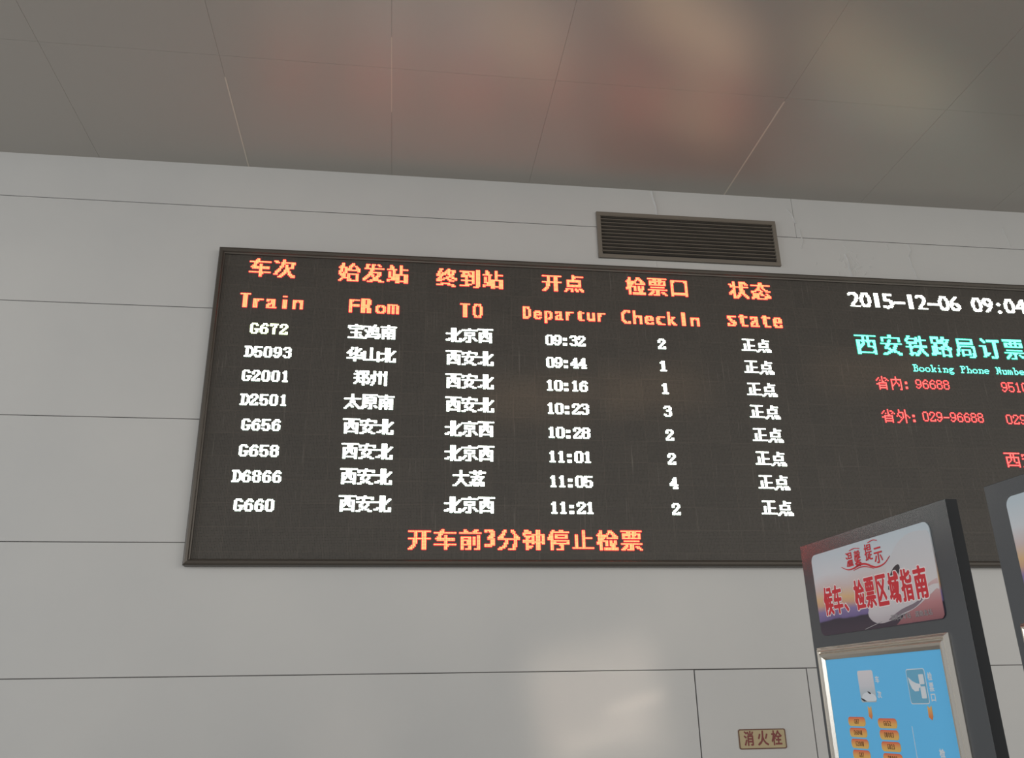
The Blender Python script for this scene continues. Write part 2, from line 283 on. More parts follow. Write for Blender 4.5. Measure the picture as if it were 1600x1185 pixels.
GLYPHS['栓'] = '429,279 429,211 615,211 615,29 375,29 375,-40 954,-40 954,29 690,29 690,211 878,211 878,279 690,279 690,428 853,428 853,496 465,496 465,428 615,428 615,279/631,837 561,713 465,595 349,495 399,448 494,528 578,620 650,721 732,620 829,526 931,449 947,483 968,516 864,589 765,682 685,782 702,816/199,840 199,645 58,645 58,575 191,575 150,435 95,302 32,197 54,162 72,124 118,204 161,303 199,413 199,-79 269,-79 269,441 338,306 384,359 269,534 269,575 368,575 368,645 269,645 269,840'
GLYPHS['出'] = '104,341 104,-21 814,-21 814,-78 895,-78 895,341 814,341 814,54 539,54 539,404 855,404 855,750 774,750 774,477 539,477 539,839 457,839 457,477 228,477 228,749 150,749 150,404 457,404 457,54 187,54 187,341'
GLYPHS['T'] = '587,682 17,682 17,594 253,594 253,0 351,0 351,594 587,594'
GLYPHS['r'] = '69,449 69,0 158,0 158,235 190,333 267,373 306,361 350,329 397,406 343,445 290,458 226,432 160,346 158,346 158,449'
GLYPHS['a'] = '411,80 383,62 364,56 351,61 347,79 347,310 325,394 267,442 184,458 98,443 35,397 35,300 104,356 177,374 238,356 258,295 258,271 179,243 107,214 50,172 26,101 56,24 136,-9 197,2 257,37 279,2 325,-9 363,-2 411,26/258,91 221,64 180,54 134,72 116,117 159,180 258,222'
GLYPHS['i'] = '154,449 65,449 65,0 154,0/163,585 147,622 110,638 73,622 57,585 73,548 110,532 147,548'
GLYPHS['n'] = '150,449 61,449 61,0 150,0 150,322 207,372 262,387 326,357 350,278 350,0 439,0 439,277 418,379 363,438 286,458 213,440 152,390 150,390'
GLYPHS['F'] = '440,682 76,682 76,0 174,0 174,317 440,317 440,405 174,405 174,594 440,594'
GLYPHS['R'] = '77,682 77,0 175,0 175,296 216,296 265,287 321,243 397,140 487,0 604,0 511,135 462,213 414,276 359,324 421,363 460,419 473,491 446,593 368,659 249,682/175,598 238,598 340,570 372,495 345,418 238,384 175,384'
GLYPHS['o'] = '273,458 152,427 68,346 36,229 67,106 150,22 273,-9 400,21 485,104 516,229 484,347 399,428/272,378 351,358 405,306 425,228 406,144 353,90 272,71 196,91 145,146 127,229 146,306 197,358'
GLYPHS['m'] = '59,449 59,0 148,0 148,326 201,371 260,383 317,358 341,279 341,0 430,0 430,326 481,367 530,383 596,356 623,278 623,0 712,0 712,282 694,375 642,436 563,458 479,434 413,377 356,437 279,458 215,441 148,390 148,449'
GLYPHS['O'] = '45,341 90,168 216,41 409,-9 607,41 734,168 778,341 733,516 606,642 411,691 218,642 91,516/146,341 181,475 275,567 411,601 548,567 642,475 677,341 642,207 548,115 411,81 275,115 181,207'
GLYPHS['D'] = '76,0 342,0 536,50 660,175 704,341 666,501 547,629 341,682 76,682/174,594 325,594 482,559 573,467 603,341 582,238 499,135 330,88 174,88'
GLYPHS['e'] = '438,130 360,90 281,76 207,91 156,136 130,211 446,211 422,349 354,431 251,458 141,429 68,350 41,230 66,113 140,25 259,-9 357,4 438,44/132,270 171,352 253,381 328,351 358,270'
GLYPHS['p'] = '146,11 193,-4 236,-9 354,21 434,101 464,221 435,346 349,423 211,449 57,449 57,-230 146,-230/146,369 227,369 308,352 357,301 373,222 354,144 304,91 230,71 188,76 146,91'
GLYPHS['u'] = '437,0 437,449 348,449 348,128 299,81 241,65 172,91 149,164 149,449 60,449 60,170 80,73 134,12 215,-9 284,9 348,57 348,0'
GLYPHS['t'] = '167,542 0,379 0,369 78,369 78,132 94,59 143,10 224,-9 277,0 332,21 332,104 280,79 231,71 189,85 167,139 167,369 309,369 309,449 167,449'
GLYPHS['C'] = '656,635 570,667 493,685 422,691 229,644 97,517 48,331 87,179 207,47 416,-9 513,-1 593,20 663,51 663,158 584,116 504,90 425,81 281,114 184,205 149,340 185,474 281,567 421,601 498,593 575,570 656,530'
GLYPHS['h'] = '150,682 61,682 61,0 150,0 150,322 207,372 262,387 326,357 350,278 350,0 439,0 439,275 419,377 365,438 286,458 213,440 152,390 150,390'
GLYPHS['c'] = '393,427 331,450 263,458 145,428 68,345 41,216 70,99 150,20 269,-9 342,-1 403,17 403,105 341,83 284,75 204,93 151,144 132,224 150,304 197,357 269,376 326,367 393,332'
GLYPHS['k'] = '460,449 354,449 155,229 380,0 500,0 268,229/151,682 62,682 62,0 151,0'
GLYPHS['s'] = '324,421 256,449 192,458 84,426 44,336 98,240 200,177 254,120 235,83 188,69 123,84 41,128 41,32 120,0 197,-9 303,27 345,123 322,185 244,249 160,304 135,339 151,369 194,380 253,369 324,333'
GLYPHS['I'] = '174,682 76,682 76,0 174,0'
GLYPHS['0'] = '470,341 442,525 366,647 250,691 134,647 58,525 30,341 58,157 134,35 250,-9 366,35 442,157/372,341 357,203 315,115 250,84 185,115 143,203 128,341 143,479 185,567 250,598 315,567 357,479'
GLYPHS['1'] = '300,682 202,682 202,0 300,0'
GLYPHS['2'] = '466,93 205,93 328,249 396,369 417,478 390,589 318,664 209,691 129,675 48,626 48,503 127,575 202,595 286,559 319,467 307,393 271,321 200,216 116,107 34,7 34,0 466,0'
GLYPHS['3'] = '81,569 143,591 197,598 283,571 315,496 281,423 180,397 180,307 289,277 326,193 296,114 216,84 141,97 64,136 64,30 137,1 209,-9 321,18 396,90 424,198 401,297 326,360 393,421 413,513 388,607 318,669 212,691 143,684 81,662'
GLYPHS['4'] = '398,691 356,691 11,269 11,224 300,224 300,0 398,0 398,224 471,224 471,312 398,312/298,506 300,506 300,312 142,312'
GLYPHS['5'] = '404,682 101,682 101,327 230,331 311,285 340,207 298,120 199,84 124,97 50,134 50,33 133,1 215,-9 330,20 409,96 438,209 408,322 323,400 190,423 190,594 404,594'
GLYPHS['6'] = '317,691 168,558 75,402 44,233 72,106 149,22 264,-9 365,19 437,93 465,195 440,297 372,368 274,394 214,385 167,366 212,461 285,547 376,616/146,265 200,294 254,301 335,271 367,196 337,115 258,84 192,106 148,168'
GLYPHS['7'] = '490,682 49,682 49,589 344,589 94,29 181,-9'
GLYPHS['8'] = '468,184 444,280 373,348 437,416 458,493 431,595 360,665 257,691 150,665 76,596 48,495 69,414 129,348 56,279 32,185 61,86 140,17 252,-9 362,17 439,86/360,495 329,423 253,393 178,424 146,497 176,570 255,598 330,569/370,192 340,117 250,84 164,114 130,192 163,270 252,300 337,269'
GLYPHS['9'] = '187,-9 329,115 426,274 461,442 433,570 356,658 244,691 134,661 62,586 36,489 62,388 131,317 229,290 284,298 335,319 298,231 228,144 127,63/134,490 166,568 246,598 327,561 360,475 355,420 299,392 250,383 168,414'
GLYPHS['-'] = '283,267 40,267 40,174 283,174'
GLYPHS[':'] = '109,458 67,440 49,398 67,356 109,338 151,356 169,398 151,440/109,111 67,93 49,51 67,9 109,-9 151,9 169,51 151,93'
GLYPHS['G'] = '673,336 444,336 444,248 575,248 575,108 503,89 427,81 283,114 187,205 151,340 186,473 280,566 414,601 496,593 578,571 659,534 659,633 566,668 491,686 416,691 229,644 99,518 50,337 98,158 226,36 413,-9 502,-3 586,15 673,47'
GLYPHS['W'] = '1041,682 944,682 758,212 568,682 475,682 286,212 98,682 0,682 276,-6 295,-6 521,552 745,-6 764,-6'


def glyph_loops(ch):
    return [[tuple(int(v) / 1000.0 for v in p.split(',')) for p in L.split(' ')] for L in GLYPHS[ch].split('/')]


def glyph_bounds(ch):
    P = [p for L in glyph_loops(ch) for p in L]
    return min(p[0] for p in P), max(p[0] for p in P), min(p[1] for p in P), max(p[1] for p in P)


def winding(loops, X, Y):
    w = np.zeros(X.shape, int)
    for L in loops:
        n = len(L)
        for i in range(n):
            (x0, y0), (x1, y1) = L[i], L[(i + 1) % n]
            if y0 == y1:
                continue
            t = (Y - y0) / (y1 - y0)
            hit = (x0 + t * (x1 - x0)) > X
            w += (hit & (y0 <= Y) & (Y < y1)).astype(int) - (hit & (y1 <= Y) & (Y < y0)).astype(int)
    return w != 0


def distance(loops, X, Y):
    """signed distance to a glyph outline, negative inside."""
    D = np.full(X.shape, 1e9)
    for L in loops:
        for i in range(len(L)):
            (x0, y0), (x1, y1) = L[i], L[(i + 1) % len(L)]
            dx, dy = x1 - x0, y1 - y0
            q = dx * dx + dy * dy
            if q == 0:
                continue
            t = np.clip(((X - x0) * dx + (Y - y0) * dy) / q, 0, 1)
            D = np.minimum(D, np.hypot(X - x0 - t * dx, Y - y0 - t * dy))
    return np.where(winding(loops, X, Y), -D, D)


def lettering(name, items, y0, y1, m, parent=None, fat=0.0, res=40):
    """printed or cut-out characters. items: (char, x0, x1, z0, z1); each glyph fills its box, thickened by fat metres."""
    V, F = [], []
    for ch, x0, x1, z0, z1 in items:
        a, b, c, d = glyph_bounds(ch)
        kx, kz = (x1 - x0) / (b - a), (z1 - z0) / (d - c)
        loops = [[(x0 + (px - a) * kx, z0 + (pz - c) * kz) for px, pz in L] for L in glyph_loops(ch)]
        pad = fat + max(x1 - x0, z1 - z0) * 0.03
        nx = max(int(res * (x1 - x0 + 2 * pad) / max(x1 - x0, z1 - z0)), 10)
        nz = max(int(res * (z1 - z0 + 2 * pad) / max(x1 - x0, z1 - z0)), 10)
        gx = np.linspace(x0 - pad, x1 + pad, nx)
        gz = np.linspace(z0 - pad, z1 + pad, nz)
        D = distance(loops, *np.meshgrid(gx, gz)) - fat
        vid = {}

        def front(key, x, z):
            if key not in vid:
                vid[key] = len(V)
                V.append((x, y0, z))
                V.append((x, y1, z))
            return vid[key]

        for j in range(nz - 1):
            for i in range(nx - 1):
                q = ((i, j), (i + 1, j), (i + 1, j + 1), (i, j + 1))
                s = [D[t[1], t[0]] for t in q]
                if min(s) >= 0:
                    continue
                poly, cut = [], []
                for e in range(4):
                    p, r = q[e], q[(e + 1) % 4]
                    if s[e] < 0:
                        poly.append(front(p, gx[p[0]], gz[p[1]]))
                    if (s[e] < 0) != (s[(e + 1) % 4] < 0):
                        t = s[e] / (s[e] - s[(e + 1) % 4])
                        k = front(tuple(sorted((p, r))), gx[p[0]] + t * (gx[r[0]] - gx[p[0]]), gz[p[1]] + t * (gz[r[1]] - gz[p[1]]))
                        poly.append(k)
                        cut.append((k, s[e] < 0))
                if len(poly) >= 3:
                    F.append(tuple(poly))
                if len(cut) == 2:
                    (k0, in0), (k1, _) = cut
                    A, B = (k0, k1) if in0 else (k1, k0)
                    F.append((B, A, A + 1, B + 1))
    return raw(name, V, F, m, parent)


# ------------------------------------------------------------------ 12-dot characters of the display
DOTS = {
    '宝': '.....#.....|###########|#.........#|.#########.|.....#.....|.....#.....|..#######..|.....#.....|.....#..#..|.....#...#.|###########',
    '鸡': '.......#...|####..#....|...#.#####.|...#.#...#.|#..#.#.#.#.|.#.#.#..##.|..#..#.....|..#..######|.#.#......#|.#.######.#|#.......##.',
    '南': '.....#.....|###########|.....#.....|.#########.|.#.#...#.#.|.#..#.#..#.|.#.#####.#.|.#...#...#.|.#.#####.#.|.#...#...#.|.#...#..##.',
    '华': '...#..#....|...#..#..#.|..#...#.#..|.##...##...|#.#..##...#|..#.#.#...#|..#...#####|.....#.....|###########|.....#.....|.....#.....',
    '山': '.....#.....|.....#.....|.....#.....|#....#....#|#....#....#|#....#....#|#....#....#|#....#....#|#....#....#|###########|..........#',
    '北': '....#.#....|....#.#....|....#.#...#|....#.#..#.|#####.#.#..|....#.##...|....#.#....|....#.#....|..###.#...#|##..#.#...#|....#..####',
    '郑': '.#..#.####.|..#.#.#..#.|#####.#..#.|..#...#.#..|..#...#.#..|#####.#..#.|..#...#...#|..##..#...#|.#..#.#.#.#|#.....#..#.|......#....',
    '州': '..#...#...#|..#...#...#|..#.#.#.#.#|#.#..##..##|#.#...#...#|#.#...#...#|..#...#...#|..#...#...#|.#....#...#|.#....#...#|#.........#',
    '太': '.....#.....|.....#.....|.....#.....|###########|.....#.....|....#.#....|....#.#....|...#...#...|..#.#...#..|.#...#...#.|#.........#',
    '原': '.##########|.#....#....|.#.#######.|.#.#.....#.|.#.#######.|.#.#.....#.|.#.#######.|.#....#....|.#.#..#..#.|#.#...#...#|#....##....',
    '西': '###########|....#.#....|....#.#....|.#########.|.#..#.#..#.|.#..#.#..#.|.#.#..#..#.|.##....###.|.#.......#.|.#########.|.#.......#.',
    '安': '.....#.....|###########|#...#.....#|....#......|###########|...#...#...|..#....#...|..##..#....|....##.....|..##..##...|##......##.',
    '京': '.....#.....|###########|...........|..#######..|..#.....#..|..#######..|.....#.....|..#..#..#..|.#...#...#.|#....#....#|...###.....',
    '大': '.....#.....|.....#.....|.....#.....|###########|.....#.....|.....#.....|....#.#....|....#.#....|...#...#...|..#.....#..|##.......##',
    '荔': '...#...#...|###########|...#...#...|.....#.....|.#########.|....#...#..|..##..##...|..#....#...|####.#####.|.#.#..#..#.|#..#.#..##.',
    '正': '.#########.|.....#.....|.....#.....|.....#.....|..#..#.....|..#..#####.|..#..#.....|..#..#.....|..#..#.....|###########',
    '点': '.....#.....|.....#####.|.....#.....|..#######..|..#.....#..|..#.....#..|..#######..|...........|..#.#..#.#.|.#...#..#.#|#....#..#.#',
    '省': '.....#.....|..#..#.##..|.#...#...#.|#..#.#..#.#|.....##....|..#######..|###.....#..|..#######..|..#.....#..|..#######..|..#.....#..',
    '内': '.....#.....|.....#.....|.#########.|.#...#...#.|.#...#...#.|.#..#.#..#.|.#.#...#.#.|.##....#.#.|.#.......#.|.#.......#.|.#......##.',
    '外': '..#....#...|..#....#...|..####.#...|.#...#.#...|.#...#.##..|#.#..#.#.#.|...#.#.#..#|....#..#...|...#...#...|..#....#...|##.....#...',
    '：': '...........|...........|...........|...........|.##........|.##........|...........|...........|.##........|.##........|...........',
    '0': '.###.|#...#|#...#|#...#|#...#|#...#|#...#|.###.',
    '1': '..#..|.##..|..#..|..#..|..#..|..#..|..#..|.###.',
    '2': '.###.|#...#|#...#|...#.|..#..|.#...|#...#|#####',
    '3': '.###.|#...#|....#|..##.|....#|....#|#...#|.###.',
    '4': '...#.|..##.|..##.|.#.#.|#..#.|#####|...#.|..###',
    '5': '#####|#....|#....|####.|#...#|....#|#...#|.###.',
    '6': '..##.|.#..#|#....|####.|#...#|#...#|#...#|.###.',
    '7': '#####|#..#.|...#.|..#..|..#..|..#..|..#..|..#..',
    '8': '.###.|#...#|#...#|.###.|#...#|#...#|#...#|.###.',
    '9': '.###.|#...#|#...#|#...#|.####|....#|#..#.|.##..',
    'G': '.###..|#...#.|#.....|#.....|#..###|#...#.|#...#.|.###..',
    'D': '####..|.#..#.|.#...#|.#...#|.#...#|.#...#|.#..#.|####..',
    ':': '.....|.....|.##..|.##..|.....|.....|.##..|.##..',
    '-': '.....|.....|.....|.....|#####|.....|.....|.....',
    'B': '####.|.#..#|.#..#|.###.|.#..#|.#..#|.#..#|####.',
    'P': '####.|.#..#|.#..#|.###.|.#...|.#...|.#...|###..',
    'N': '##.##|.#..#|.##.#|.##.#|.#.##|.#.##|.#..#|##..#',
    'o': '.....|.....|.....|.###.|#...#|#...#|#...#|.###.',
    'k': '##...|.#...|.#...|.#.##|.#.#.|.##..|.#.#.|##.##',
    'i': '..#..|.....|.....|.##..|..#..|..#..|..#..|.###.',
    'n': '.....|.....|.....|####.|.#..#|.#..#|.#..#|##.##',
    'g': '.....|.....|.....|.####|#..#.|.##..|#....|.###.|#...#|.###.',
    'h': '##...|.#...|.#...|.###.|.#..#|.#..#|.#..#|##.##',
    'e': '.....|.....|.....|.###.|#...#|#####|#....|.###.',
    'u': '.....|.....|.....|##.##|.#..#|.#..#|.#..#|.####',
    'm': '.....|.....|.....|##.#.|#.#.#|#.#.#|#.#.#|#.#.#',
    'b': '##...|.#...|.#...|.###.|.#..#|.#..#|.#..#|.###.',
    'r': '.....|.....|.....|##.##|.##..|.#...|.#...|###..',
    ' ': '.....|.....|.....|.....|.....|.....|.....|.....',
}


def raster(ch, cols, rows, em, wide, thr=0.42, tight=2.5):
    """glyph on a dot grid; returns rows x cols booleans, row 0 on top; em in dots, wide True for full-width characters."""
    out = np.zeros((rows, cols), bool)
    if ch == ' ':
        return out
    loops = glyph_loops(ch)
    ss = 5
    j, i = np.mgrid[0:rows * ss, 0:cols * ss]
    if wide:
        X = (i + 0.5) / ss / em
        Y = 0.875 - (j + 0.5) / ss / em
    else:                                   # half-width: fit the glyph's own box into the cell, one dot of space
        a, b, c, d = glyph_bounds(ch)
        gw = (b - a)
        want = (cols - tight) if ch not in 'Ii1:-rt' else min(gw * em * 1.05, cols - tight)
        sx = gw / max(want, 1.0)
        off = max((cols - 1.0 - want) / 2, 0.0)
        X = a + ((i + 0.5) / ss - off) * sx
        Y = 0.72 - (j + 0.5) / ss / em
    c = winding(loops, X, Y).reshape(rows, ss, cols, ss).mean((1, 3))
    return c > thr


def bitmap_text(text, adv):
    hgt = max(len(DOTS[c].split('|')) for c in text)
    cells = []
    for c in text:
        R = DOTS[c].split('|')
        g = np.zeros((hgt, adv if len(R[0]) < 11 else 12), bool)
        for y, row in enumerate(R):
            for x, v in enumerate(row):
                if v == '#' and x < g.shape[1]:
                    g[y, x] = True
        cells.append(g)
    return np.hstack(cells)


def smear(g, times=1):
    for _ in range(times):
        h = np.zeros((g.shape[0], g.shape[1] + 1), bool)
        h[:, :-1] |= g
        h[:, 1:] |= g
        g = h
    return g


def led_text(name, g, box, m, parent, fx, fz, base_rows=None, y=5.945, core=0.80):
    """domed lamps lit on the dot grid g inside box = (x0, x1, z0, z1) of the lit area; fx, fz lamp radius in cells."""
    rr = np.where(g.any(1))[0]
    cc = np.where(g.any(0))[0]
    g = g[rr[0]:rr[-1] + 1, cc[0]:cc[-1] + 1]
    nr, nc = g.shape
    up = nr if base_rows is None else base_rows - rr[0]
    x0, x1, z0, z1 = box
    cw = (x1 - x0) / (nc - 1 + 2 * fx)
    ch = (z1 - z0) / (up - 1 + 2 * fz)
    k = 8
    ang = [2 * math.pi * (q + 0.5) / k for q in range(k)]
    V, F, M = [], [], []
    for r in range(nr):
        for c in range(nc):
            if not g[r, c]:
                continue
            cx = x0 + fx * cw + c * cw
            cz = z1 - fz * ch - r * ch
            b = len(V)
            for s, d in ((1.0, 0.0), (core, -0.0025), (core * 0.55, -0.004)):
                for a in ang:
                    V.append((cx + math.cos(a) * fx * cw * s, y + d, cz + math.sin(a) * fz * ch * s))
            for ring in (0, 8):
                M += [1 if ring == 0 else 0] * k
                for q in range(k):
                    q2 = (q + 1) % k
                    F.append((b + ring + q, b + ring + q2, b + ring + 8 + q2, b + ring + 8 + q))
            F.append(tuple(b + 16 + q for q in range(k)))
            M.append(0)
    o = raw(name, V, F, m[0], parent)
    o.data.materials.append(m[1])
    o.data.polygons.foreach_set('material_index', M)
    return o


# ------------------------------------------------------------------ materials of the setting
m_wall = mat('grey_painted_panel', (0.50, 0.495, 0.485), 0.42, 0.0, 0.35)
t, n, l, b = nodes(m_wall)
tc = n.new('ShaderNodeTexCoord')
no = n.new('ShaderNodeTexNoise')
no.inputs['Scale'].default_value = 0.9
no.inputs['Detail'].default_value = 5
cr = n.new('ShaderNodeValToRGB')
cr.color_ramp.elements[0].color = (0.485, 0.485, 0.48, 1)
cr.color_ramp.elements[0].position = 0.3
cr.color_ramp.elements[1].color = (0.525, 0.52, 0.508, 1)
cr.color_ramp.elements[1].position = 0.7
l.new(tc.outputs['Object'], no.inputs['Vector'])
l.new(no.outputs['Fac'], cr.inputs['Fac'])
l.new(cr.outputs['Color'], b.inputs['Base Color'])
n2 = n.new('ShaderNodeTexNoise')
n2.inputs['Scale'].default_value = 14
bp = n.new('ShaderNodeBump')
bp.inputs['Strength'].default_value = 0.05
bp.inputs['Distance'].default_value = 0.02
l.new(tc.outputs['Object'], n2.inputs['Vector'])
l.new(n2.outputs['Fac'], bp.inputs['Height'])
l.new(bp.outputs['Normal'], b.inputs['Normal'])

m_seam = mat('dark_joint', (0.12, 0.115, 0.11), 0.8)
m_ceil = mat('satin_ceiling_panel', (0.37, 0.345, 0.312), 0.40, 0.0, 1.0)
m_ceil_gap = mat('ceiling_joint', (0.27, 0.255, 0.23), 0.8)
m_sealant = mat('pale_sealant', (0.60, 0.56, 0.48), 0.6)
m_floor = mat('polished_floor', (0.42, 0.40, 0.37), 0.3)

# ------------------------------------------------------------------ wall behind the board
CEIL = 5.707
XL, XR = -6.0, 9.0
SEAMS = [-0.02, 0.12, 0.99, 1.860, 2.713, 3.584, 4.453, 5.325, CEIL + 0.02]
VSEAMS = [XL, -3.9, 2.058 + 1.22, 5.75, XR]
DX0, DX1, DZ0, DZ1 = 2.054, 2.862, 0.30, 1.862
bm = bmesh.new()
G = 0.0024
add_box(bm, XL, XR, 6.02, 6.10, -0.02, CEIL + 0.02)
for k in range(len(SEAMS) - 1):
    z0, z1 = SEAMS[k] + (G if k else 0), SEAMS[k + 1] - (G if k < len(SEAMS) - 2 else 0)
    xs = [XL, XR]
    if k >= 7:
        xs = [XL, 3.292, XR]
    for i in range(len(xs) - 1):
        a, c = xs[i] + (0.001 if i else 0), xs[i + 1] - (0.001 if i < len(xs) - 2 else 0)
        spans = [(a, c)]
        if z0 < DZ1 and z1 > DZ0 + 0.1:
            spans = [(a, DX0 - 0.006), (DX1 + 0.006, c)]
            if z0 < DZ0:
                add_box(bm, DX0 - 0.006, DX1 + 0.006, 6.0, 6.019, z0, DZ0 - 0.006)
        for p, q in spans:
            add_box(bm, p, q, 6.0, 6.019, z0, z1, bevel=0.0015, seg=1)
# creases and lifted paint near the ceiling
def crease(pts, w=0.012, h=0.006):
    for i in range(len(pts) - 1):
        a, c = Vector(pts[i]), Vector(pts[i + 1])
        d = (c - a).normalized()
        q = Vector((-d.y, d.x)) * w / 2
        P = [a - q, c - q, c + q, a + q]
        base = [bm.verts.new((p.x, 6.0005, p.y)) for p in P]
        top = [bm.verts.new((p.x, 6.0 - h, p.y)) for p in (a, c)]
        bm.faces.new((base[0], base[1], top[1], top[0]))
        bm.faces.new((base[2], base[3], top[0], top[1]))
        bm.faces.new((base[3], base[0], top[0]))
        bm.faces.new((base[1], base[2], top[1]))
crease([(2.050, 5.70), (2.060, 5.62), (2.076, 5.55), (2.079, 5.457)], 0.022, 0.010)
crease([(2.036, 5.03), (2.039, 4.96)], 0.010, 0.003)
crease([(3.24, 5.60), (3.272, 5.555), (3.292, 5.50), (3.30, 5.46)], 0.012, 0.006)
crease([(3.325, 5.42), (3.333, 5.34), (3.345, 5.28)], 0.012, 0.005)
crease([(3.345, 5.30), (3.318, 5.22)], 0.010, 0.004)
crease([(3.70, 5.19), (3.725, 5.11), (3.722, 5.05), (3.738, 4.95)], 0.020, 0.009)
crease([(3.74, 5.17), (3.79, 5.09)], 0.012, 0.004)
crease([(4.30, 5.315), (4.318, 5.25), (4.287, 5.19), (4.30, 5.10), (4.335, 4.95)], 0.012, 0.006)
crease([(4.10, 5.30), (4.11, 5.25)], 0.012, 0.004)
crease([(5.24, 5.54), (5.26, 5.44), (5.28, 5.35)], 0.012, 0.004)
rnd = random.Random(3)
for _ in range(34):
    x, z = rnd.gauss(3.80, 0.10), rnd.gauss(5.10, 0.075)
    if z > 5.31 or z < 4.96:
        continue
    crease([(x, z), (x + rnd.uniform(-.03, .03), z - rnd.uniform(.015, .05))], 0.012, 0.003)
wall = structure(build('wall_back', bm, m_wall))
wall.data.materials.append(m_seam)
for p in wall.data.polygons:                  # the backing seen through the joints
    if all(wall.data.vertices[v].co.y > 6.0195 for v in p.vertices):
        p.material_index = 1

# ------------------------------------------------------------------ ceiling
bm = bmesh.new()
YS = [-3.0, -0.72, 2.01, 4.74, 6.02]
XS = [-6.0, -4.65, -3.52, -2.39, -1.26, -0.13, 1.0, 2.69, 3.93, 5.17, 6.41, 9.0]
add_box(bm, XL, XR, -3.0, 6.1, CEIL + 0.009, CEIL + 0.08)
for i in range(len(XS) - 1):
    for j in range(len(YS) - 1):
        g = 0.0006
        add_box(bm, XS[i] + g, XS[i + 1] - g, YS[j] + g, YS[j + 1] - g, CEIL, CEIL + 0.008, bevel=0.0006, seg=1)
ceil = structure(build('ceiling', bm, m_ceil))
ceil.data.materials.append(m_ceil_gap)
for p in ceil.data.polygons:
    if all(ceil.data.vertices[v].co.z > CEIL + 0.0085 for v in p.vertices):
        p.material_index = 1
# sealant squeezed into two joints next to the wall
structure(boxes('trim_1', [(-1.2645, -1.2555, 4.95, 5.999, CEIL - 0.001, CEIL + 0.006), (2.684, 2.696, 4.78, 5.999, CEIL - 0.001, CEIL + 0.006),
                           (-0.1325, -0.1275, 4.45, 5.2, CEIL - 0.0005, CEIL + 0.006)], m_sealant))

structure(boxes('floor', [(XL, XR, -16.0, 6.1, -0.1, 0.0)], m_floor))

# ------------------------------------------------------------------ the LED board
BX0, BX1, BZ0, BZ1 = -1.394, 6.55, 2.552, 4.934
SX0, SX1, SZ0, SZ1 = -1.350, 6.506, 2.594, 4.880
m_frame = mat('bronze_frame', (0.072, 0.062, 0.052), 0.38, 0.4)
m_screen = mat('unlit_dot_matrix', (0.06, 0.055, 0.05), 0.55, 0.0, 0.35)
t, n, l, b = nodes(m_screen)
tc = n.new('ShaderNodeTexCoord')
mp = n.new('ShaderNodeMapping')
mp.inputs['Rotation'].default_value = (math.radians(90), 0, 0)
vor = n.new('ShaderNodeTexBrick')               # lamp cells
vor.offset = 0.0
vor.inputs['Scale'].default_value = 1.0
vor.inputs['Brick Width'].default_value = 0.01033
vor.inputs['Row Height'].default_value = 0.01033
vor.inputs['Mortar Size'].default_value = 0.0022
vor.inputs['Color1'].default_value = (0.026, 0.023, 0.020, 1)
vor.inputs['Color2'].default_value = (0.054, 0.048, 0.042, 1)
vor.inputs['Mortar'].default_value = (0.066, 0.059, 0.051, 1)
mod = n.new('ShaderNodeTexBrick')               # cabinet modules
mod.offset = 0.0
mod.inputs['Scale'].default_value = 1.0
mod.inputs['Brick Width'].default_value = 0.1653
mod.inputs['Row Height'].default_value = 0.1653
mod.inputs['Mortar Size'].default_value = 0.0016
mod.inputs['Color1'].default_value = (0.94, 0.94, 0.94, 1)
mod.inputs['Color2'].default_value = (1.06, 1.05, 1.04, 1)
mod.inputs['Mortar'].default_value = (1.3, 1.25, 1.2, 1)
mx = n.new('ShaderNodeMix')
mx.data_type = 'RGBA'
mx.blend_type = 'MULTIPLY'
mx.inputs['Factor'].default_value = 1.0
mp2 = n.new('ShaderNodeMapping')
mp2.inputs['Scale'].default_value = (62, 1, 2.6)
sn = n.new('ShaderNodeTexNoise')               # fine vertical scratches
sn.inputs['Scale'].default_value = 1.0
sn.inputs['Detail'].default_value = 1.0
sr = n.new('ShaderNodeValToRGB')
sr.color_ramp.elements[0].position = 0.66
sr.color_ramp.elements[0].color = (0, 0, 0, 1)
sr.color_ramp.elements[1].position = 0.80
sr.color_ramp.elements[1].color = (0.045, 0.041, 0.036, 1)
ad = n.new('ShaderNodeMix')
ad.data_type = 'RGBA'
ad.blend_type = 'ADD'
ad.inputs['Factor'].default_value = 1.0
l.new(tc.outputs['Object'], mp.inputs['Vector'])
l.new(mp.outputs['Vector'], vor.inputs['Vector'])
l.new(mp.outputs['Vector'], mod.inputs['Vector'])
l.new(vor.outputs['Color'], mx.inputs['A'])
l.new(mod.outputs['Color'], mx.inputs['B'])
l.new(tc.outputs['Object'], mp2.inputs['Vector'])
l.new(mp2.outputs['Vector'], sn.inputs['Vector'])
l.new(sn.outputs['Fac'], sr.inputs['Fac'])
l.new(mx.outputs['Result'], ad.inputs['A'])
l.new(sr.outputs['Color'], ad.inputs['B'])
l.new(ad.outputs['Result'], b.inputs['Base Color'])

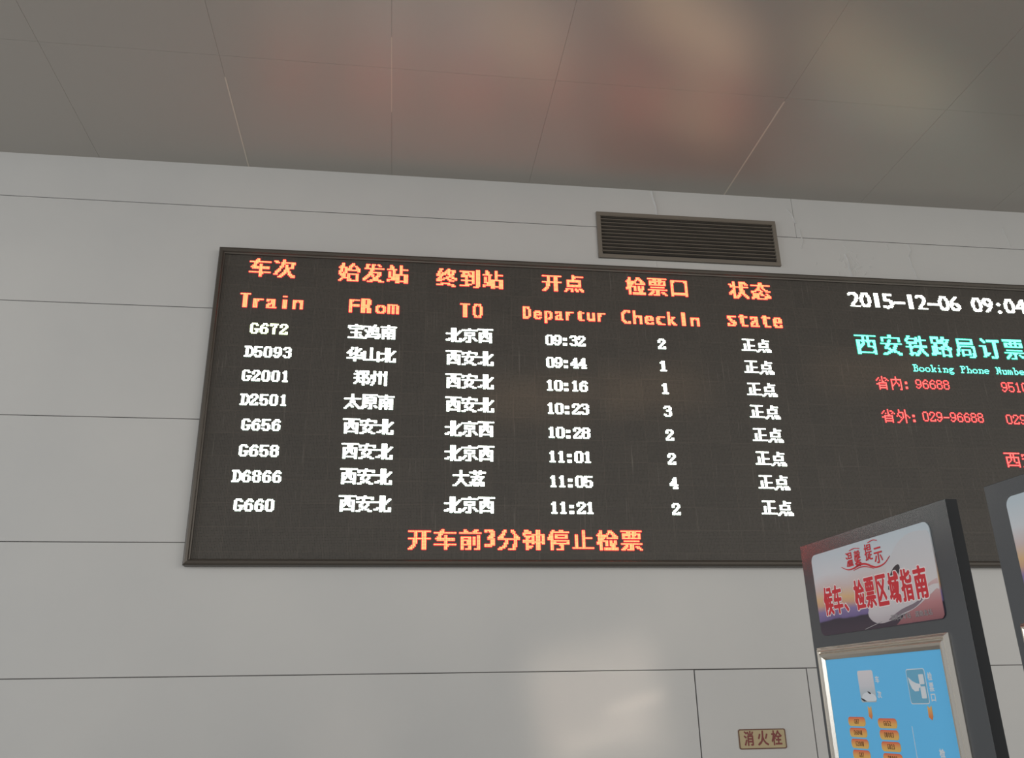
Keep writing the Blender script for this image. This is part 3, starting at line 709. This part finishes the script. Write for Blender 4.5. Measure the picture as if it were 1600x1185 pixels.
board = thing('led_departure_board', 'wide black LED departure board with red headings and white train rows on grey wall', 'departure board', (0, 0, 0))
bm = bmesh.new()
prof = [(0.0, 6.0), (0.0, 5.932), (0.006, 5.922), (0.014, 5.919), (0.030, 5.921), (0.036, 5.930), (0.044, 5.934), (0.044, 5.95)]   # inset, y
def corner(ix):
    s = ix / 0.044
    return (BX0 + (SX0 - BX0) * s, BX1 + (SX1 - BX1) * s, BZ0 + (SZ0 - BZ0) * s, BZ1 + (SZ1 - BZ1) * s)
rings = []
for ix, y in prof:
    x0, x1, z0, z1 = corner(ix)
    rings.append([bm.verts.new((x, y, z)) for x, z in ((x0, z0), (x1, z0), (x1, z1), (x0, z1))])
for a, c in zip(rings[:-1], rings[1:]):
    for q in range(4):
        bm.faces.new((a[q], a[(q + 1) % 4], c[(q + 1) % 4], c[q]))
build('frame', bm, m_frame, board)
boxes('screen', [(SX0 - 0.002, SX1 + 0.002, 5.9455, 5.985, SZ0 - 0.002, SZ1 + 0.002)], m_screen, board)

# lit lamps: (die seen through the lens, outer ring with the glow halo painted in as emission)
e_red = (glow('lit_red_lamp', (1.0, 0.080, 0.028), 11.0, True), glow('red_lamp_halo', (1.0, 0.026, 0.050), 0.95))
e_thin = (glow('lit_small_red_lamp', (1.0, 0.075, 0.058), 5.0), glow('small_red_lamp_halo', (1.0, 0.025, 0.07), 0.65))
e_white = (glow('lit_white_lamp', (1.0, 0.97, 0.88), 9.0, True), glow('white_lamp_halo', (0.50, 1.0, 0.78), 0.42))
e_lime = (glow('lit_lime_white_lamp', (0.95, 1.0, 0.62), 6.0), glow('lime_lamp_halo', (0.62, 1.0, 0.30), 0.40))
e_green = (glow('lit_green_lamp', (0.14, 1.0, 0.72), 4.2), glow('green_lamp_halo', (0.01, 1.0, 0.58), 0.50))

HEAD = [('车次', -1.169, -0.821, 4.698, 4.8605), ('始发站', -0.5054, 0.0304, 4.6925, 4.856), ('终到站', 0.2392, 0.7678, 4.681, 4.847),
        ('开点', 1.068, 1.4096, 4.682, 4.8405), ('检票口', 1.7453, 2.2627, 4.683, 4.847), ('状态', 2.6022, 2.9644, 4.6885, 4.8505)]
LATIN = [('Train', -1.2121, -0.7441, 4.440, 4.565, 9, 17), ('FRom', -0.4135, -0.0307, 4.431, 4.558, 9, 17), ('TO', 0.4239, 0.6061, 4.4275, 4.553, 9, 17),
         ('Departur', 0.9094, 1.5723, 4.435, 4.548, 8, 15), ('CheckIn', 1.691, 2.3347, 4.427, 4.5515, 9, 17), ('state', 2.5583, 3.0265, 4.4405, 4.5545, 9, 17)]


def cjk(text, em=16, adv=17, thr=0.40, bold=1):
    return smear(np.hstack([np.pad(raster(c, em, em, em, True, thr) if not c.isdigit() else raster(c, 9, em, em * 1.12, False, 0.45),
                                   ((0, 0), (0, adv - em if not c.isdigit() else 0))) for c in text]), bold)


UPPER_R = ['#####..'] + ['##..##.'] * 4 + ['#####..'] + ['##.##..'] * 2 + ['##..##.'] * 4
LOWER_M = ['######..'] + ['#..#..#.'] * 7


def latin(text, adv, em, bold=1, thr=0.5, tight=2.5):
    rows = int(em * 1.0)
    cells = []
    for c in text:
        g = raster(c, adv, rows, em, False, thr if c != ':' else 0.3, tight)
        if c == 'm':
            g[:] = False
            base = round(em * 0.72)
            for i, row in enumerate(LOWER_M):
                for x, v in enumerate(row):
                    g[base - len(LOWER_M) + i, x] = v == '#'
        elif c == 'R':
            g[:] = False
            base = round(em * 0.72)
            for i, row in enumerate(UPPER_R):
                for x, v in enumerate(row):
                    g[base - len(UPPER_R) + i, x] = v == '#'
        elif c == '-':
            g[:] = False
            g[round(em * 0.42):round(em * 0.42) + 2, 0:adv - 1] = True
        cells.append(g)
    return smear(np.hstack(cells), bold)


for txt, *bx in HEAD:
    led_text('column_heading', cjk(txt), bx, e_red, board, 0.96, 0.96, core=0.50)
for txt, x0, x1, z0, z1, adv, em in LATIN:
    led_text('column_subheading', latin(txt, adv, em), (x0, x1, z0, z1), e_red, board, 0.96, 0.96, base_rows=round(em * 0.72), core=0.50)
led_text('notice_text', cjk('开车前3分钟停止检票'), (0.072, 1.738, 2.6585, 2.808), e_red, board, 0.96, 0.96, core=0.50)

ROWS = [('G672', -1.117, -0.840, '宝鸡南', '北京西', '09:32', '2'), ('D5093', -1.142, -0.802, '华山北', '西安北', '09:44', '1'),
        ('G2001', -1.141, -0.812, '郑州', '西安北', '10:16', '1'), ('D2501', -1.138, -0.811, '太原南', '西安北', '10:23', '3'),
        ('G656', -1.110, -0.838, '西安北', '北京西', '10:28', '2'), ('G658', -1.110, -0.835, '西安北', '北京西', '11:01', '2'),
        ('D6866', -1.141, -0.804, '西安北', '大荔', '11:05', '4'), ('G660', -1.109, -0.836, '西安北', '北京西', '11:21', '2')]
ZROW = [4.2225, 4.0370, 3.8505, 3.6675, 3.4805, 3.2955, 3.1115, 2.9185]
RW = 0.80
for k, (num, nx0, nx1, frm, to, tm, gate) in enumerate(ROWS):
    z = ZROW[k]
    zl = z + (0.0085 if k < 5 else 0.004 if k < 7 else -0.004)
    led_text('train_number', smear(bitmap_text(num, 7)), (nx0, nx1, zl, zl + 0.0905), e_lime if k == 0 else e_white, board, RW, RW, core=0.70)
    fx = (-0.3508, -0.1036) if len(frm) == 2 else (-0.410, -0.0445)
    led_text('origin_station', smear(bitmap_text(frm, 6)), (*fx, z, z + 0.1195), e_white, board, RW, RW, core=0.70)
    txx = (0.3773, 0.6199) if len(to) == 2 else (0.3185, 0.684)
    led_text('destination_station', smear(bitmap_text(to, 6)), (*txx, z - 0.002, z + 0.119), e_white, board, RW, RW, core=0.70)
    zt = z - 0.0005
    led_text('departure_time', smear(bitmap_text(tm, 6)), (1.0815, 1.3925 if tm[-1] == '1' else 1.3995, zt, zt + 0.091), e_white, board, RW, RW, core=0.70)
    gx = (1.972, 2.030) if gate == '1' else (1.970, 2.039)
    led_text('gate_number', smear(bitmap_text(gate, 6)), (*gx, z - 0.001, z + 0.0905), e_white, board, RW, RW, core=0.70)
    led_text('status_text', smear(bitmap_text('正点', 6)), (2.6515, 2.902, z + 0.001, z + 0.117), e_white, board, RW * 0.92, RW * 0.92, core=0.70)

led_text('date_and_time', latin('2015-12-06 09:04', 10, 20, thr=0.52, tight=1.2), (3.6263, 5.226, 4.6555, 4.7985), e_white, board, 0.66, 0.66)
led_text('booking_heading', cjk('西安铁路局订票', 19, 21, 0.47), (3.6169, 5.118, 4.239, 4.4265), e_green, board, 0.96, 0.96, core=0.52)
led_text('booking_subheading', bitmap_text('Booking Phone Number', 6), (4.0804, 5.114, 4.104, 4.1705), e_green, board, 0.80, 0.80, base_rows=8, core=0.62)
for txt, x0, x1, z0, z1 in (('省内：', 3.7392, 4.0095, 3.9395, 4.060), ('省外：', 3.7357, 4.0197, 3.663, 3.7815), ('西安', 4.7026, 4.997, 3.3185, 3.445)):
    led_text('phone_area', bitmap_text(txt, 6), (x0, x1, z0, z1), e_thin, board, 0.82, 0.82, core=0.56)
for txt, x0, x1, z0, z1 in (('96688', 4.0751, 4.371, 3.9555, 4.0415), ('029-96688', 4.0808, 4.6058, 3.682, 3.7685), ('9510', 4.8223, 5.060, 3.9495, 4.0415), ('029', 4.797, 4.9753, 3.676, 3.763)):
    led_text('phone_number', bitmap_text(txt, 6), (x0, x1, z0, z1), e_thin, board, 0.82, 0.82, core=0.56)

# ------------------------------------------------------------------ air vent above the board
m_vent = mat('taupe_vent_metal', (0.16, 0.14, 0.115), 0.5, 0.1)
m_dark = mat('dark_duct', (0.012, 0.010, 0.009), 0.9)
VX0, VX1, VZ0, VZ1 = 1.554, 3.107, 5.032, 5.460
vent = thing('air_vent', 'brown louvred air vent high on grey wall above departure board', 'air vent', ((VX0 + VX1) / 2, 6.0, VZ0))
hw, vh = (VX1 - VX0) / 2, VZ1 - VZ0
fw = 0.034
boxes('frame', [(-hw, hw, -0.022, 0.0, 0, fw), (-hw, hw, -0.022, 0.0, vh - fw, vh), (-hw, -hw + fw, -0.022, 0.0, fw, vh - fw), (hw - fw, hw, -0.022, 0.0, fw, vh - fw)], m_vent, vent, bevel=0.002)
boxes('duct_backing', [(-hw + fw * 0.8, hw - fw * 0.8, -0.0035, -0.0005, fw * 0.8, vh - fw * 0.8)], m_dark, vent)
NS = 11
for k in range(NS):
    z = fw + 0.014 + (vh - 2 * fw) * (k + 0.35) / NS
    bm = bmesh.new()
    add_prism(bm, [(-hw + fw, -0.0), (hw - fw, -0.0), (hw - fw, 0.0022), (-hw + fw, 0.0022)], -0.0125, 0.0125)
    add_box(bm, -hw + fw, hw - fw, -0.0125, -0.0108, -0.005, 0.0065)
    o = build('slat', bm, m_vent, vent)
    o.location = (0, -0.0125, z)
    o.rotation_euler = (math.radians(-16), 0, 0)

# ------------------------------------------------------------------ fire-hydrant cabinet let into the wall
m_sign = mat('aged_brass_plate', (0.36, 0.29, 0.16), 0.45, 0.15)
m_maroon = mat('dark_red_lettering', (0.16, 0.012, 0.010), 0.5)
m_rim = mat('dark_brown_border', (0.10, 0.030, 0.012), 0.5)
hyd = thing('fire_hydrant_cabinet', 'flush grey fire hydrant cabinet door with small brass sign, low on wall', 'fire hydrant cabinet', ((DX0 + DX1) / 2, 6.0, DZ0))
cx = (DX0 + DX1) / 2
boxes('door_panel', [(DX0 - cx + 0.001, DX1 - cx - 0.001, -0.002, 0.018, 0.002, DZ1 - DZ0 - 0.006)], m_wall, hyd, bevel=0.002)
sx0, sx1, sz0, sz1 = 2.318 - cx, 2.652 - cx, 1.3475 - DZ0, 1.4735 - DZ0
sign = prism('sign_plate', round_rect(sx0, sx1, sz0, sz1, 0.014), -0.006, -0.0015, m_sign, hyd)
sign['label'] = 'brass plate reading fire hydrant in red'
bm = bmesh.new()
oo, ii = round_rect(sx0, sx1, sz0, sz1, 0.014), round_rect(sx0 + 0.007, sx1 - 0.007, sz0 + 0.007, sz1 - 0.007, 0.009)
for k in range(len(oo)):
    k2 = (k + 1) % len(oo)
    a0, a1, c0, c1 = oo[k], oo[k2], ii[k], ii[k2]
    fr = [bm.verts.new((p[0], -0.0072, p[1])) for p in (a0, a1, c1, c0)]
    bk = [bm.verts.new((p[0], -0.0058, p[1])) for p in (a0, a1, c1, c0)]
    bm.faces.new(fr)
    bm.faces.new((fr[0], fr[1], bk[1], bk[0]))
    bm.faces.new((fr[2], fr[3], bk[3], bk[2]))
bmesh.ops.remove_doubles(bm, verts=bm.verts, dist=1e-5)
build('border', bm, m_rim, sign)
lettering('sign_lettering', [('消', 2.356 - cx, 2.421 - cx, 1.371 - DZ0, 1.460 - DZ0), ('火', 2.452 - cx, 2.525 - cx, 1.371 - DZ0, 1.461 - DZ0), ('栓', 2.550 - cx, 2.620 - cx, 1.371 - DZ0, 1.461 - DZ0)],
          -0.0072, -0.0055, m_maroon, sign, fat=0.0022)

# ------------------------------------------------------------------ information stands
KW, KH, KD = 0.975, 2.30, 0.046
KANG = math.atan2(-0.99634, 0.08546)
m_face = mat('graphite_gloss_panel', (0.034, 0.040, 0.048), 0.25, 0.0, 1.0)
m_face.node_tree.nodes['Principled BSDF'].inputs['IOR'].default_value = 1.6
m_side = mat('navy_black_edge', (0.007, 0.009, 0.012), 0.6, 0.0, 0.3)
m_alu = mat('satin_aluminium', (0.70, 0.65, 0.58), 0.25, 1.0)
m_red = mat('print_red', (0.60, 0.022, 0.035), 0.5)
m_white = mat('print_white', (0.82, 0.72, 0.72), 0.5)
m_offwhite = mat('print_pale', (0.62, 0.64, 0.66), 0.5)
m_icon = mat('print_icon_white', (0.72, 0.76, 0.80), 0.5)
m_grey = mat('print_grey', (0.34, 0.32, 0.33), 0.5)
m_shadow = mat('print_mauve', (0.20, 0.16, 0.19), 0.5)
m_ink = mat('print_ink', (0.03, 0.028, 0.035), 0.5)
m_brown = mat('print_brown_ink', (0.14, 0.05, 0.015), 0.5)
m_iconblue = mat('print_icon_blue', (0.15, 0.43, 0.62), 0.5)


def ramp_mat(name, stops, axis, lo, hi, rough=0.4, warp=0.0, extra=None):
    """a printed picture whose colours run along one axis of the part (object coordinates, metres)."""
    m = mat(name, (1, 1, 1), rough)
    t, n, l, b = nodes(m)
    tc = n.new('ShaderNodeTexCoord')
    sp = n.new('ShaderNodeSeparateXYZ')
    mr = n.new('ShaderNodeMapRange')
    mr.inputs['From Min'].default_value = lo
    mr.inputs['From Max'].default_value = hi
    cr = n.new('ShaderNodeValToRGB')
    e = cr.color_ramp.elements
    while len(e) > 1:
        e.remove(e[0])
    e[0].position = stops[0][0]
    e[0].color = (*stops[0][1], 1)
    for p, c in stops[1:]:
        q = e.new(p)
        q.color = (*c, 1)
    src = tc.outputs['Object']
    if warp:
        no = n.new('ShaderNodeTexNoise')
        no.inputs['Scale'].default_value = 6
        va = n.new('ShaderNodeVectorMath')
        va.operation = 'MULTIPLY_ADD'
        va.inputs[1].default_value = (warp, warp, warp)
        l.new(tc.outputs['Object'], no.inputs['Vector'])
        l.new(no.outputs['Color'], va.inputs[0])
        l.new(tc.outputs['Object'], va.inputs[2])
        src = va.outputs[0]
    l.new(src, sp.inputs[0])
    l.new(sp.outputs[axis], mr.inputs['Value'])
    l.new(mr.outputs[0], cr.inputs['Fac'])
    l.new(cr.outputs['Color'], b.inputs['Base Color'])
    return m


m_sunset = ramp_mat('sunset_print', [(0.0, (0.055, 0.035, 0.05)), (0.10, (0.05, 0.035, 0.055)), (0.215, (0.035, 0.028, 0.045)), (0.235, (0.16, 0.12, 0.28)), (0.33, (0.25, 0.19, 0.38)),
                                     (0.40, (0.60, 0.36, 0.24)), (0.47, (0.70, 0.46, 0.24)), (0.60, (0.62, 0.50, 0.48)), (0.78, (0.62, 0.64, 0.67)), (1.0, (0.52, 0.60, 0.65))],
                    2, KH - 0.395, KH - 0.055, 0.35, 0.035)
m_train = ramp_mat('train_print', [(0.0, (0.40, 0.34, 0.37)), (0.22, (0.60, 0.56, 0.58)), (0.42, (0.66, 0.62, 0.62)), (1.0, (0.56, 0.58, 0.61))], 2, KH - 0.385, KH - 0.08, 0.35, 0.03)
m_rosy = ramp_mat('rosy_print', [(0.0, (0.20, 0.07, 0.085)), (0.5, (0.46, 0.20, 0.21)), (1.0, (0.62, 0.44, 0.44))], 2, KH - 0.40, KH - 0.25, 0.35, 0.02)
m_blue = mat('sky_blue_print', (0.135, 0.56, 0.95), 0.4)
m_photo = ramp_mat('photo_print', [(0.0, (0.50, 0.54, 0.56)), (0.30, (0.52, 0.58, 0.62)), (0.5, (0.64, 0.64, 0.68)), (1.0, (0.74, 0.70, 0.72))], 2, KH - 0.662, KH - 0.544)
m_cap = ramp_mat('orange_capsule_print', [(0.0, (0.80, 0.50, 0.12)), (0.35, (0.82, 0.44, 0.11)), (0.62, (0.80, 0.30, 0.10)), (0.9, (0.78, 0.12, 0.06))], 2, 0.0, 0.038)
m_arrow = ramp_mat('orange_arrow_print', [(0.0, (0.72, 0.16, 0.04)), (1.0, (0.80, 0.50, 0.16))], 2, KH - 0.723, KH - 0.676)

HX = KW / 2


def P(u, v):
    return (u - HX, KH - v)


def make_stand(loc, label):
    root = thing('information_stand', label, 'information stand', loc, KANG, 'information stands')
    boxes('case', [(-HX, HX, 0.0006, KD, 0.02, KH)], m_side, root)
    boxes('base_plate', [(-HX - 0.05, HX + 0.05, -0.16, KD + 0.16, 0.0, 0.02)], m_side, root, bevel=0.004)
    boxes('front_panel', [(-HX + 0.001, HX - 0.001, -0.0005, 0.0006, 0.03, KH - 0.001)], m_face, root)
    x0, z1 = P(0.083, 0.056)
    x1, z0 = P(0.871, 0.396)
    head = prism('header_panel', round_rect(x0, x1, z0, z1, 0.030), -0.004, 0.0, m_sunset, root)
    # snap frame: four mitred aluminium rails round the blue poster
    fx0, fz1 = P(0.034, 0.441)
    fx1, fz0 = P(0.866, 1.62)
    for nm, ax in (('frame_rail', 't'), ('frame_rail', 'b'), ('frame_rail', 'l'), ('frame_rail', 'r')):
        bm = bmesh.new()
        prof = [(0.0, 0.0), (0.0, -0.004), (0.010, -0.016), (0.015, -0.0165), (0.019, -0.010), (0.022, -0.010), (0.030, -0.018), (0.040, -0.016), (0.052, -0.006), (0.052, 0.0)]
        A, B = [], []
        for d, y in prof:
            if ax == 't':
                a, c = (fx0 + d, fz1 - d), (fx1 - d, fz1 - d)
            elif ax == 'b':
                a, c = (fx1 - d, fz0 + d), (fx0 + d, fz0 + d)
            elif ax == 'l':
                a, c = (fx0 + d, fz0 + d), (fx0 + d, fz1 - d)
            else:
                a, c = (fx1 - d, fz1 - d), (fx1 - d, fz0 + d)
            A.append(bm.verts.new((a[0], y, a[1])))
            B.append(bm.verts.new((c[0], y, c[1])))
        for i in range(len(prof) - 1):
            bm.faces.new((A[i], B[i], B[i + 1], A[i + 1]))
        build(nm, bm, m_alu, root)
    poster = boxes('poster', [(fx0 + 0.050, fx1 - 0.050, -0.004, -0.0006, fz0 + 0.05, fz1 - 0.05)], m_blue, root)
    poster['label'] = 'sky blue guide poster'
    return root, head, poster


w0 = Vector((1.81443, 3.70124, 0.0))
d0 = Vector((0.08546, -0.99634, 0.0))
stand, head, poster = make_stand(w0 + d0 * HX, 'dark grey stand, farther one, whose header reads red waiting area guide over blue poster')
stand2, head2, poster2 = make_stand(Vector((1.9246, 2.5572, 0.0)) + d0 * HX, 'dark grey stand at right edge of photo, nearer one, cropped by the frame')

# printing on the farther stand's header: train nose, track, red lettering
Y0, Y1 = -0.0052, -0.0038
nose = [(0.436, 0.335), (0.440, 0.352), (0.465, 0.371), (0.505, 0.380), (0.560, 0.377), (0.640, 0.362), (0.720, 0.345), (0.790, 0.318), (0.850, 0.292), (0.868, 0.280), (0.868, 0.110),
        (0.835, 0.085), (0.760, 0.080), (0.690, 0.100), (0.630, 0.145), (0.575, 0.205), (0.520, 0.255), (0.460, 0.300)]
rosy = [(0.600, 0.3935), (0.855, 0.3935), (0.867, 0.383), (0.8685, 0.30), (0.868, 0.270), (0.820, 0.290), (0.740, 0.330), (0.650, 0.365)]
prism('rosy_ground', [P(*p) for p in rosy[::-1]], -0.0046, -0.0038, m_rosy, head)
prism('train_picture', [P(*p) for p in spline(nose + [nose[0]], 4)[:-1][::-1]], -0.0050, -0.0038, m_train, head)
prism('windscreen', [P(*p) for p in spline([(0.585, 0.262), (0.600, 0.225), (0.635, 0.190), (0.668, 0.180), (0.672, 0.200), (0.640, 0.235), (0.605, 0.268), (0.585, 0.262)], 4)[:-1][::-1]], -0.0056, -0.0048, m_ink, head)
ribbon('nose_shadow', [P(*p) for p in spline([(0.560, 0.372), (0.640, 0.350), (0.720, 0.335), (0.780, 0.312)], 4)], [0.004 + 0.012 * math.sin(math.pi * i / 12) for i in range(13)], -0.0054, -0.0048, m_shadow, head)
ribbon('track_line', [P(0.400, 0.3935), P(0.455, 0.384), P(0.515, 0.374)], [0.002, 0.003, 0.002], -0.0056, -0.0048, m_grey, head)
ribbon('red_stripe', [P(*p) for p in spline([(0.790, 0.285), (0.830, 0.270), (0.866, 0.266)], 4)], [0.003 + 0.002 * i for i in range(9)], -0.0054, -0.0048, m_rosy, head)

BIG = [('候', 0.143, 0.205), ('车', 0.213, 0.274), ('、', 0.289, 0.312), ('检', 0.368, 0.431), ('票', 0.442, 0.501), ('区', 0.518, 0.578), ('域', 0.593, 0.653), ('指', 0.667, 0.727), ('南', 0.745, 0.809)]
items = []
for ch, u0, u1 in BIG:
    v0, v1 = (0.204, 0.315) if ch != '、' else (0.286, 0.312)
    x0, z1 = P(u0, v0)
    x1, z0 = P(u1, v1)
    items.append((ch, x0, x1, z0, z1))
lettering('lettering_outline', items, -0.0060, -0.0045, m_white, head, fat=0.0070)
lettering('slogan_lettering', items, -0.0066, -0.0045, m_red, head, fat=0.0030)
items = []
for ch, u0, u1, v0, v1 in (('温', 0.344, 0.390, 0.086, 0.143), ('馨', 0.402, 0.444, 0.088, 0.152), ('提', 0.475, 0.522, 0.075, 0.138), ('示', 0.533, 0.584, 0.098, 0.158)):
    x0, z1 = P(u0, v0)
    x1, z0 = P(u1, v1)
    items.append((ch, x0, x1, z0, z1))
lettering('small_title', items, -0.0064, -0.0045, m_red, head, fat=0.0004)
sw = spline([(0.304, 0.137), (0.345, 0.153), (0.385, 0.154), (0.430, 0.146), (0.469, 0.148), (0.515, 0.166), (0.545, 0.171), (0.590, 0.164), (0.628, 0.142)], 5)
ribbon('swoosh', [P(*p) for p in sw], [0.0015 + 0.006 * math.sin(math.pi * i / (len(sw) - 1)) for i in range(len(sw))], -0.0064, -0.0045, m_red, head)
sw = spline([(0.385, 0.162), (0.430, 0.156), (0.470, 0.159), (0.520, 0.174)], 5)
ribbon('swoosh', [P(*p) for p in sw], [0.001 + 0.003 * math.sin(math.pi * i / (len(sw) - 1)) for i in range(len(sw))], -0.0064, -0.0045, m_red, head)
sw = spline([(0.375, 0.081), (0.410, 0.077), (0.445, 0.083)], 5)
ribbon('swoosh', [P(*p) for p in sw], [0.003] * len(sw), -0.0064, -0.0045, m_red, head)
sw = spline([(0.505, 0.071), (0.540, 0.066), (0.565, 0.072)], 5)
ribbon('swoosh', [P(*p) for p in sw], [0.003] * len(sw), -0.0064, -0.0045, m_red, head)
items = []
u = 0.572
for ch in '渭南北车站 渭南北站':
    if ch != ' ':
        x0, z1 = P(u, 0.356)
        x1, z0 = P(u + 0.0205, 0.377)
        items.append((ch, x0, x1, z0, z1))
        u += 0.0242
    else:
        u += 0.022
lettering('station_name', items, -0.0066, -0.0045, m_grey, head)

# printing on the blue poster
PY0, PY1 = -0.0048, -0.0038
x0, z1 = P(0.300, 0.545)
x1, z0 = P(0.401, 0.662)
pic = prism('train_photo', round_rect(x0, x1, z0, z1, 0.010), PY0, PY1, m_photo, poster)
prism('train_nose', [P(*p) for p in spline([(0.306, 0.652), (0.318, 0.634), (0.345, 0.626), (0.375, 0.630), (0.398, 0.640), (0.398, 0.656), (0.350, 0.659), (0.306, 0.652)], 4)[:-1][::-1]], -0.0056, PY1, m_icon, poster)
ribbon('train_window', [P(0.352, 0.624), P(0.364, 0.629), P(0.372, 0.632)], [0.003, 0.007, 0.002], -0.0060, PY1, m_ink, poster)
ribbon('train_window', [P(0.304, 0.648), P(0.320, 0.655), P(0.335, 0.658)], [0.004, 0.008, 0.002], -0.0060, PY1, m_ink, poster)
x0, z1 = P(0.604, 0.551)
x1, z0 = P(0.708, 0.671)
prism('ticket_badge', round_rect(x0, x1, z0, z1, 0.010), PY0, PY1, m_icon, poster)
prism('badge_face', round_rect(x0 + 0.003, x1 - 0.003, z0 + 0.003, z1 - 0.003, 0.008), -0.0054, PY1, m_iconblue, poster)
prism('hand_symbol', [P(*p) for p in [(0.612, 0.578), (0.632, 0.592), (0.652, 0.600), (0.674, 0.604), (0.676, 0.614), (0.664, 0.618), (0.662, 0.627), (0.640, 0.628), (0.626, 0.618), (0.617, 0.600)][::-1]], -0.0062, PY1, m_icon, poster)
prism('ticket_symbol', round_rect(*(P(0.672, 0.0)[0], P(0.699, 0.0)[0]), KH - 0.605, KH - 0.571, 0.004), -0.0062, PY1, m_icon, poster)
prism('ticket_symbol', round_rect(*(P(0.672, 0.0)[0], P(0.699, 0.0)[0]), KH - 0.652, KH - 0.612, 0.004), -0.0062, PY1, m_icon, poster)


def stack(name, chars, u0, u1, vs, m, fat=0.0):
    it = []
    for ch, (v0, v1) in zip(chars, vs):
        a, z1 = P(u0, v0)
        c, z0 = P(u1, v1)
        it.append((ch, a, c, z0, z1))
    lettering(name, it, -0.0050, -0.0038, m, poster, fat)


stack('train_caption', '车次', 0.412, 0.436, ((0.568, 0.594), (0.622, 0.648)), m_icon, 0.0006)
stack('gate_caption', '检票口', 0.720, 0.742, ((0.566, 0.593), (0.601, 0.630), (0.638, 0.662)), m_icon, 0.0006)
stack('exit_caption', '检', 0.712, 0.738, ((0.815, 0.842),), m_icon, 0.001)
for u in (0.336, 0.690):
    prism('down_arrow', [P(*p) for p in [(u, 0.676), (u + 0.010, 0.684), (u + 0.022, 0.676), (u + 0.022, 0.712), (u + 0.014, 0.724), (u - 0.002, 0.714)][::-1]], PY0, PY1, m_arrow, poster)
ribbon('divider_line', [P(0.586, 0.745), P(0.586, 1.05)], [0.0022, 0.0022], PY0, PY1, m_icon, poster)
cap_mesh = None
NUMS = (('G87', 'D6841', 'G2001', 'G87'), ('G652', 'D1003', 'G823', 'D1002'))
for c, u0 in enumerate((0.189, 0.386)):
    for k in range(4):
        x0, zc = P(u0, 0.716 + (0.0405 if c == 0 else 0.0405) * k + (0.004 if c else 0.0))
        if cap_mesh is None:
            o = prism('number_capsule', round_rect(0.0, 0.116, 0.0, 0.0345, 0.0145), PY0, PY1, m_cap, poster)
            cap_mesh = o.data
        else:
            o = bpy.data.objects.new('number_capsule', cap_mesh)
            COL.objects.link(o)
            o.parent = poster
        o.location = (x0, 0, zc - 0.0345)
        txt = NUMS[c][k]
        it = []
        wd = 0.0115
        st = x0 + 0.058 - wd * len(txt) / 2
        for i, ch in enumerate(txt):
            it.append((ch, st + i * wd + 0.0015, st + (i + 1) * wd - (0.0015 if ch != '1' else 0.004), zc - 0.026, zc - 0.0085))
        lettering('train_number_print', it, -0.0056, -0.0044, m_brown, poster)
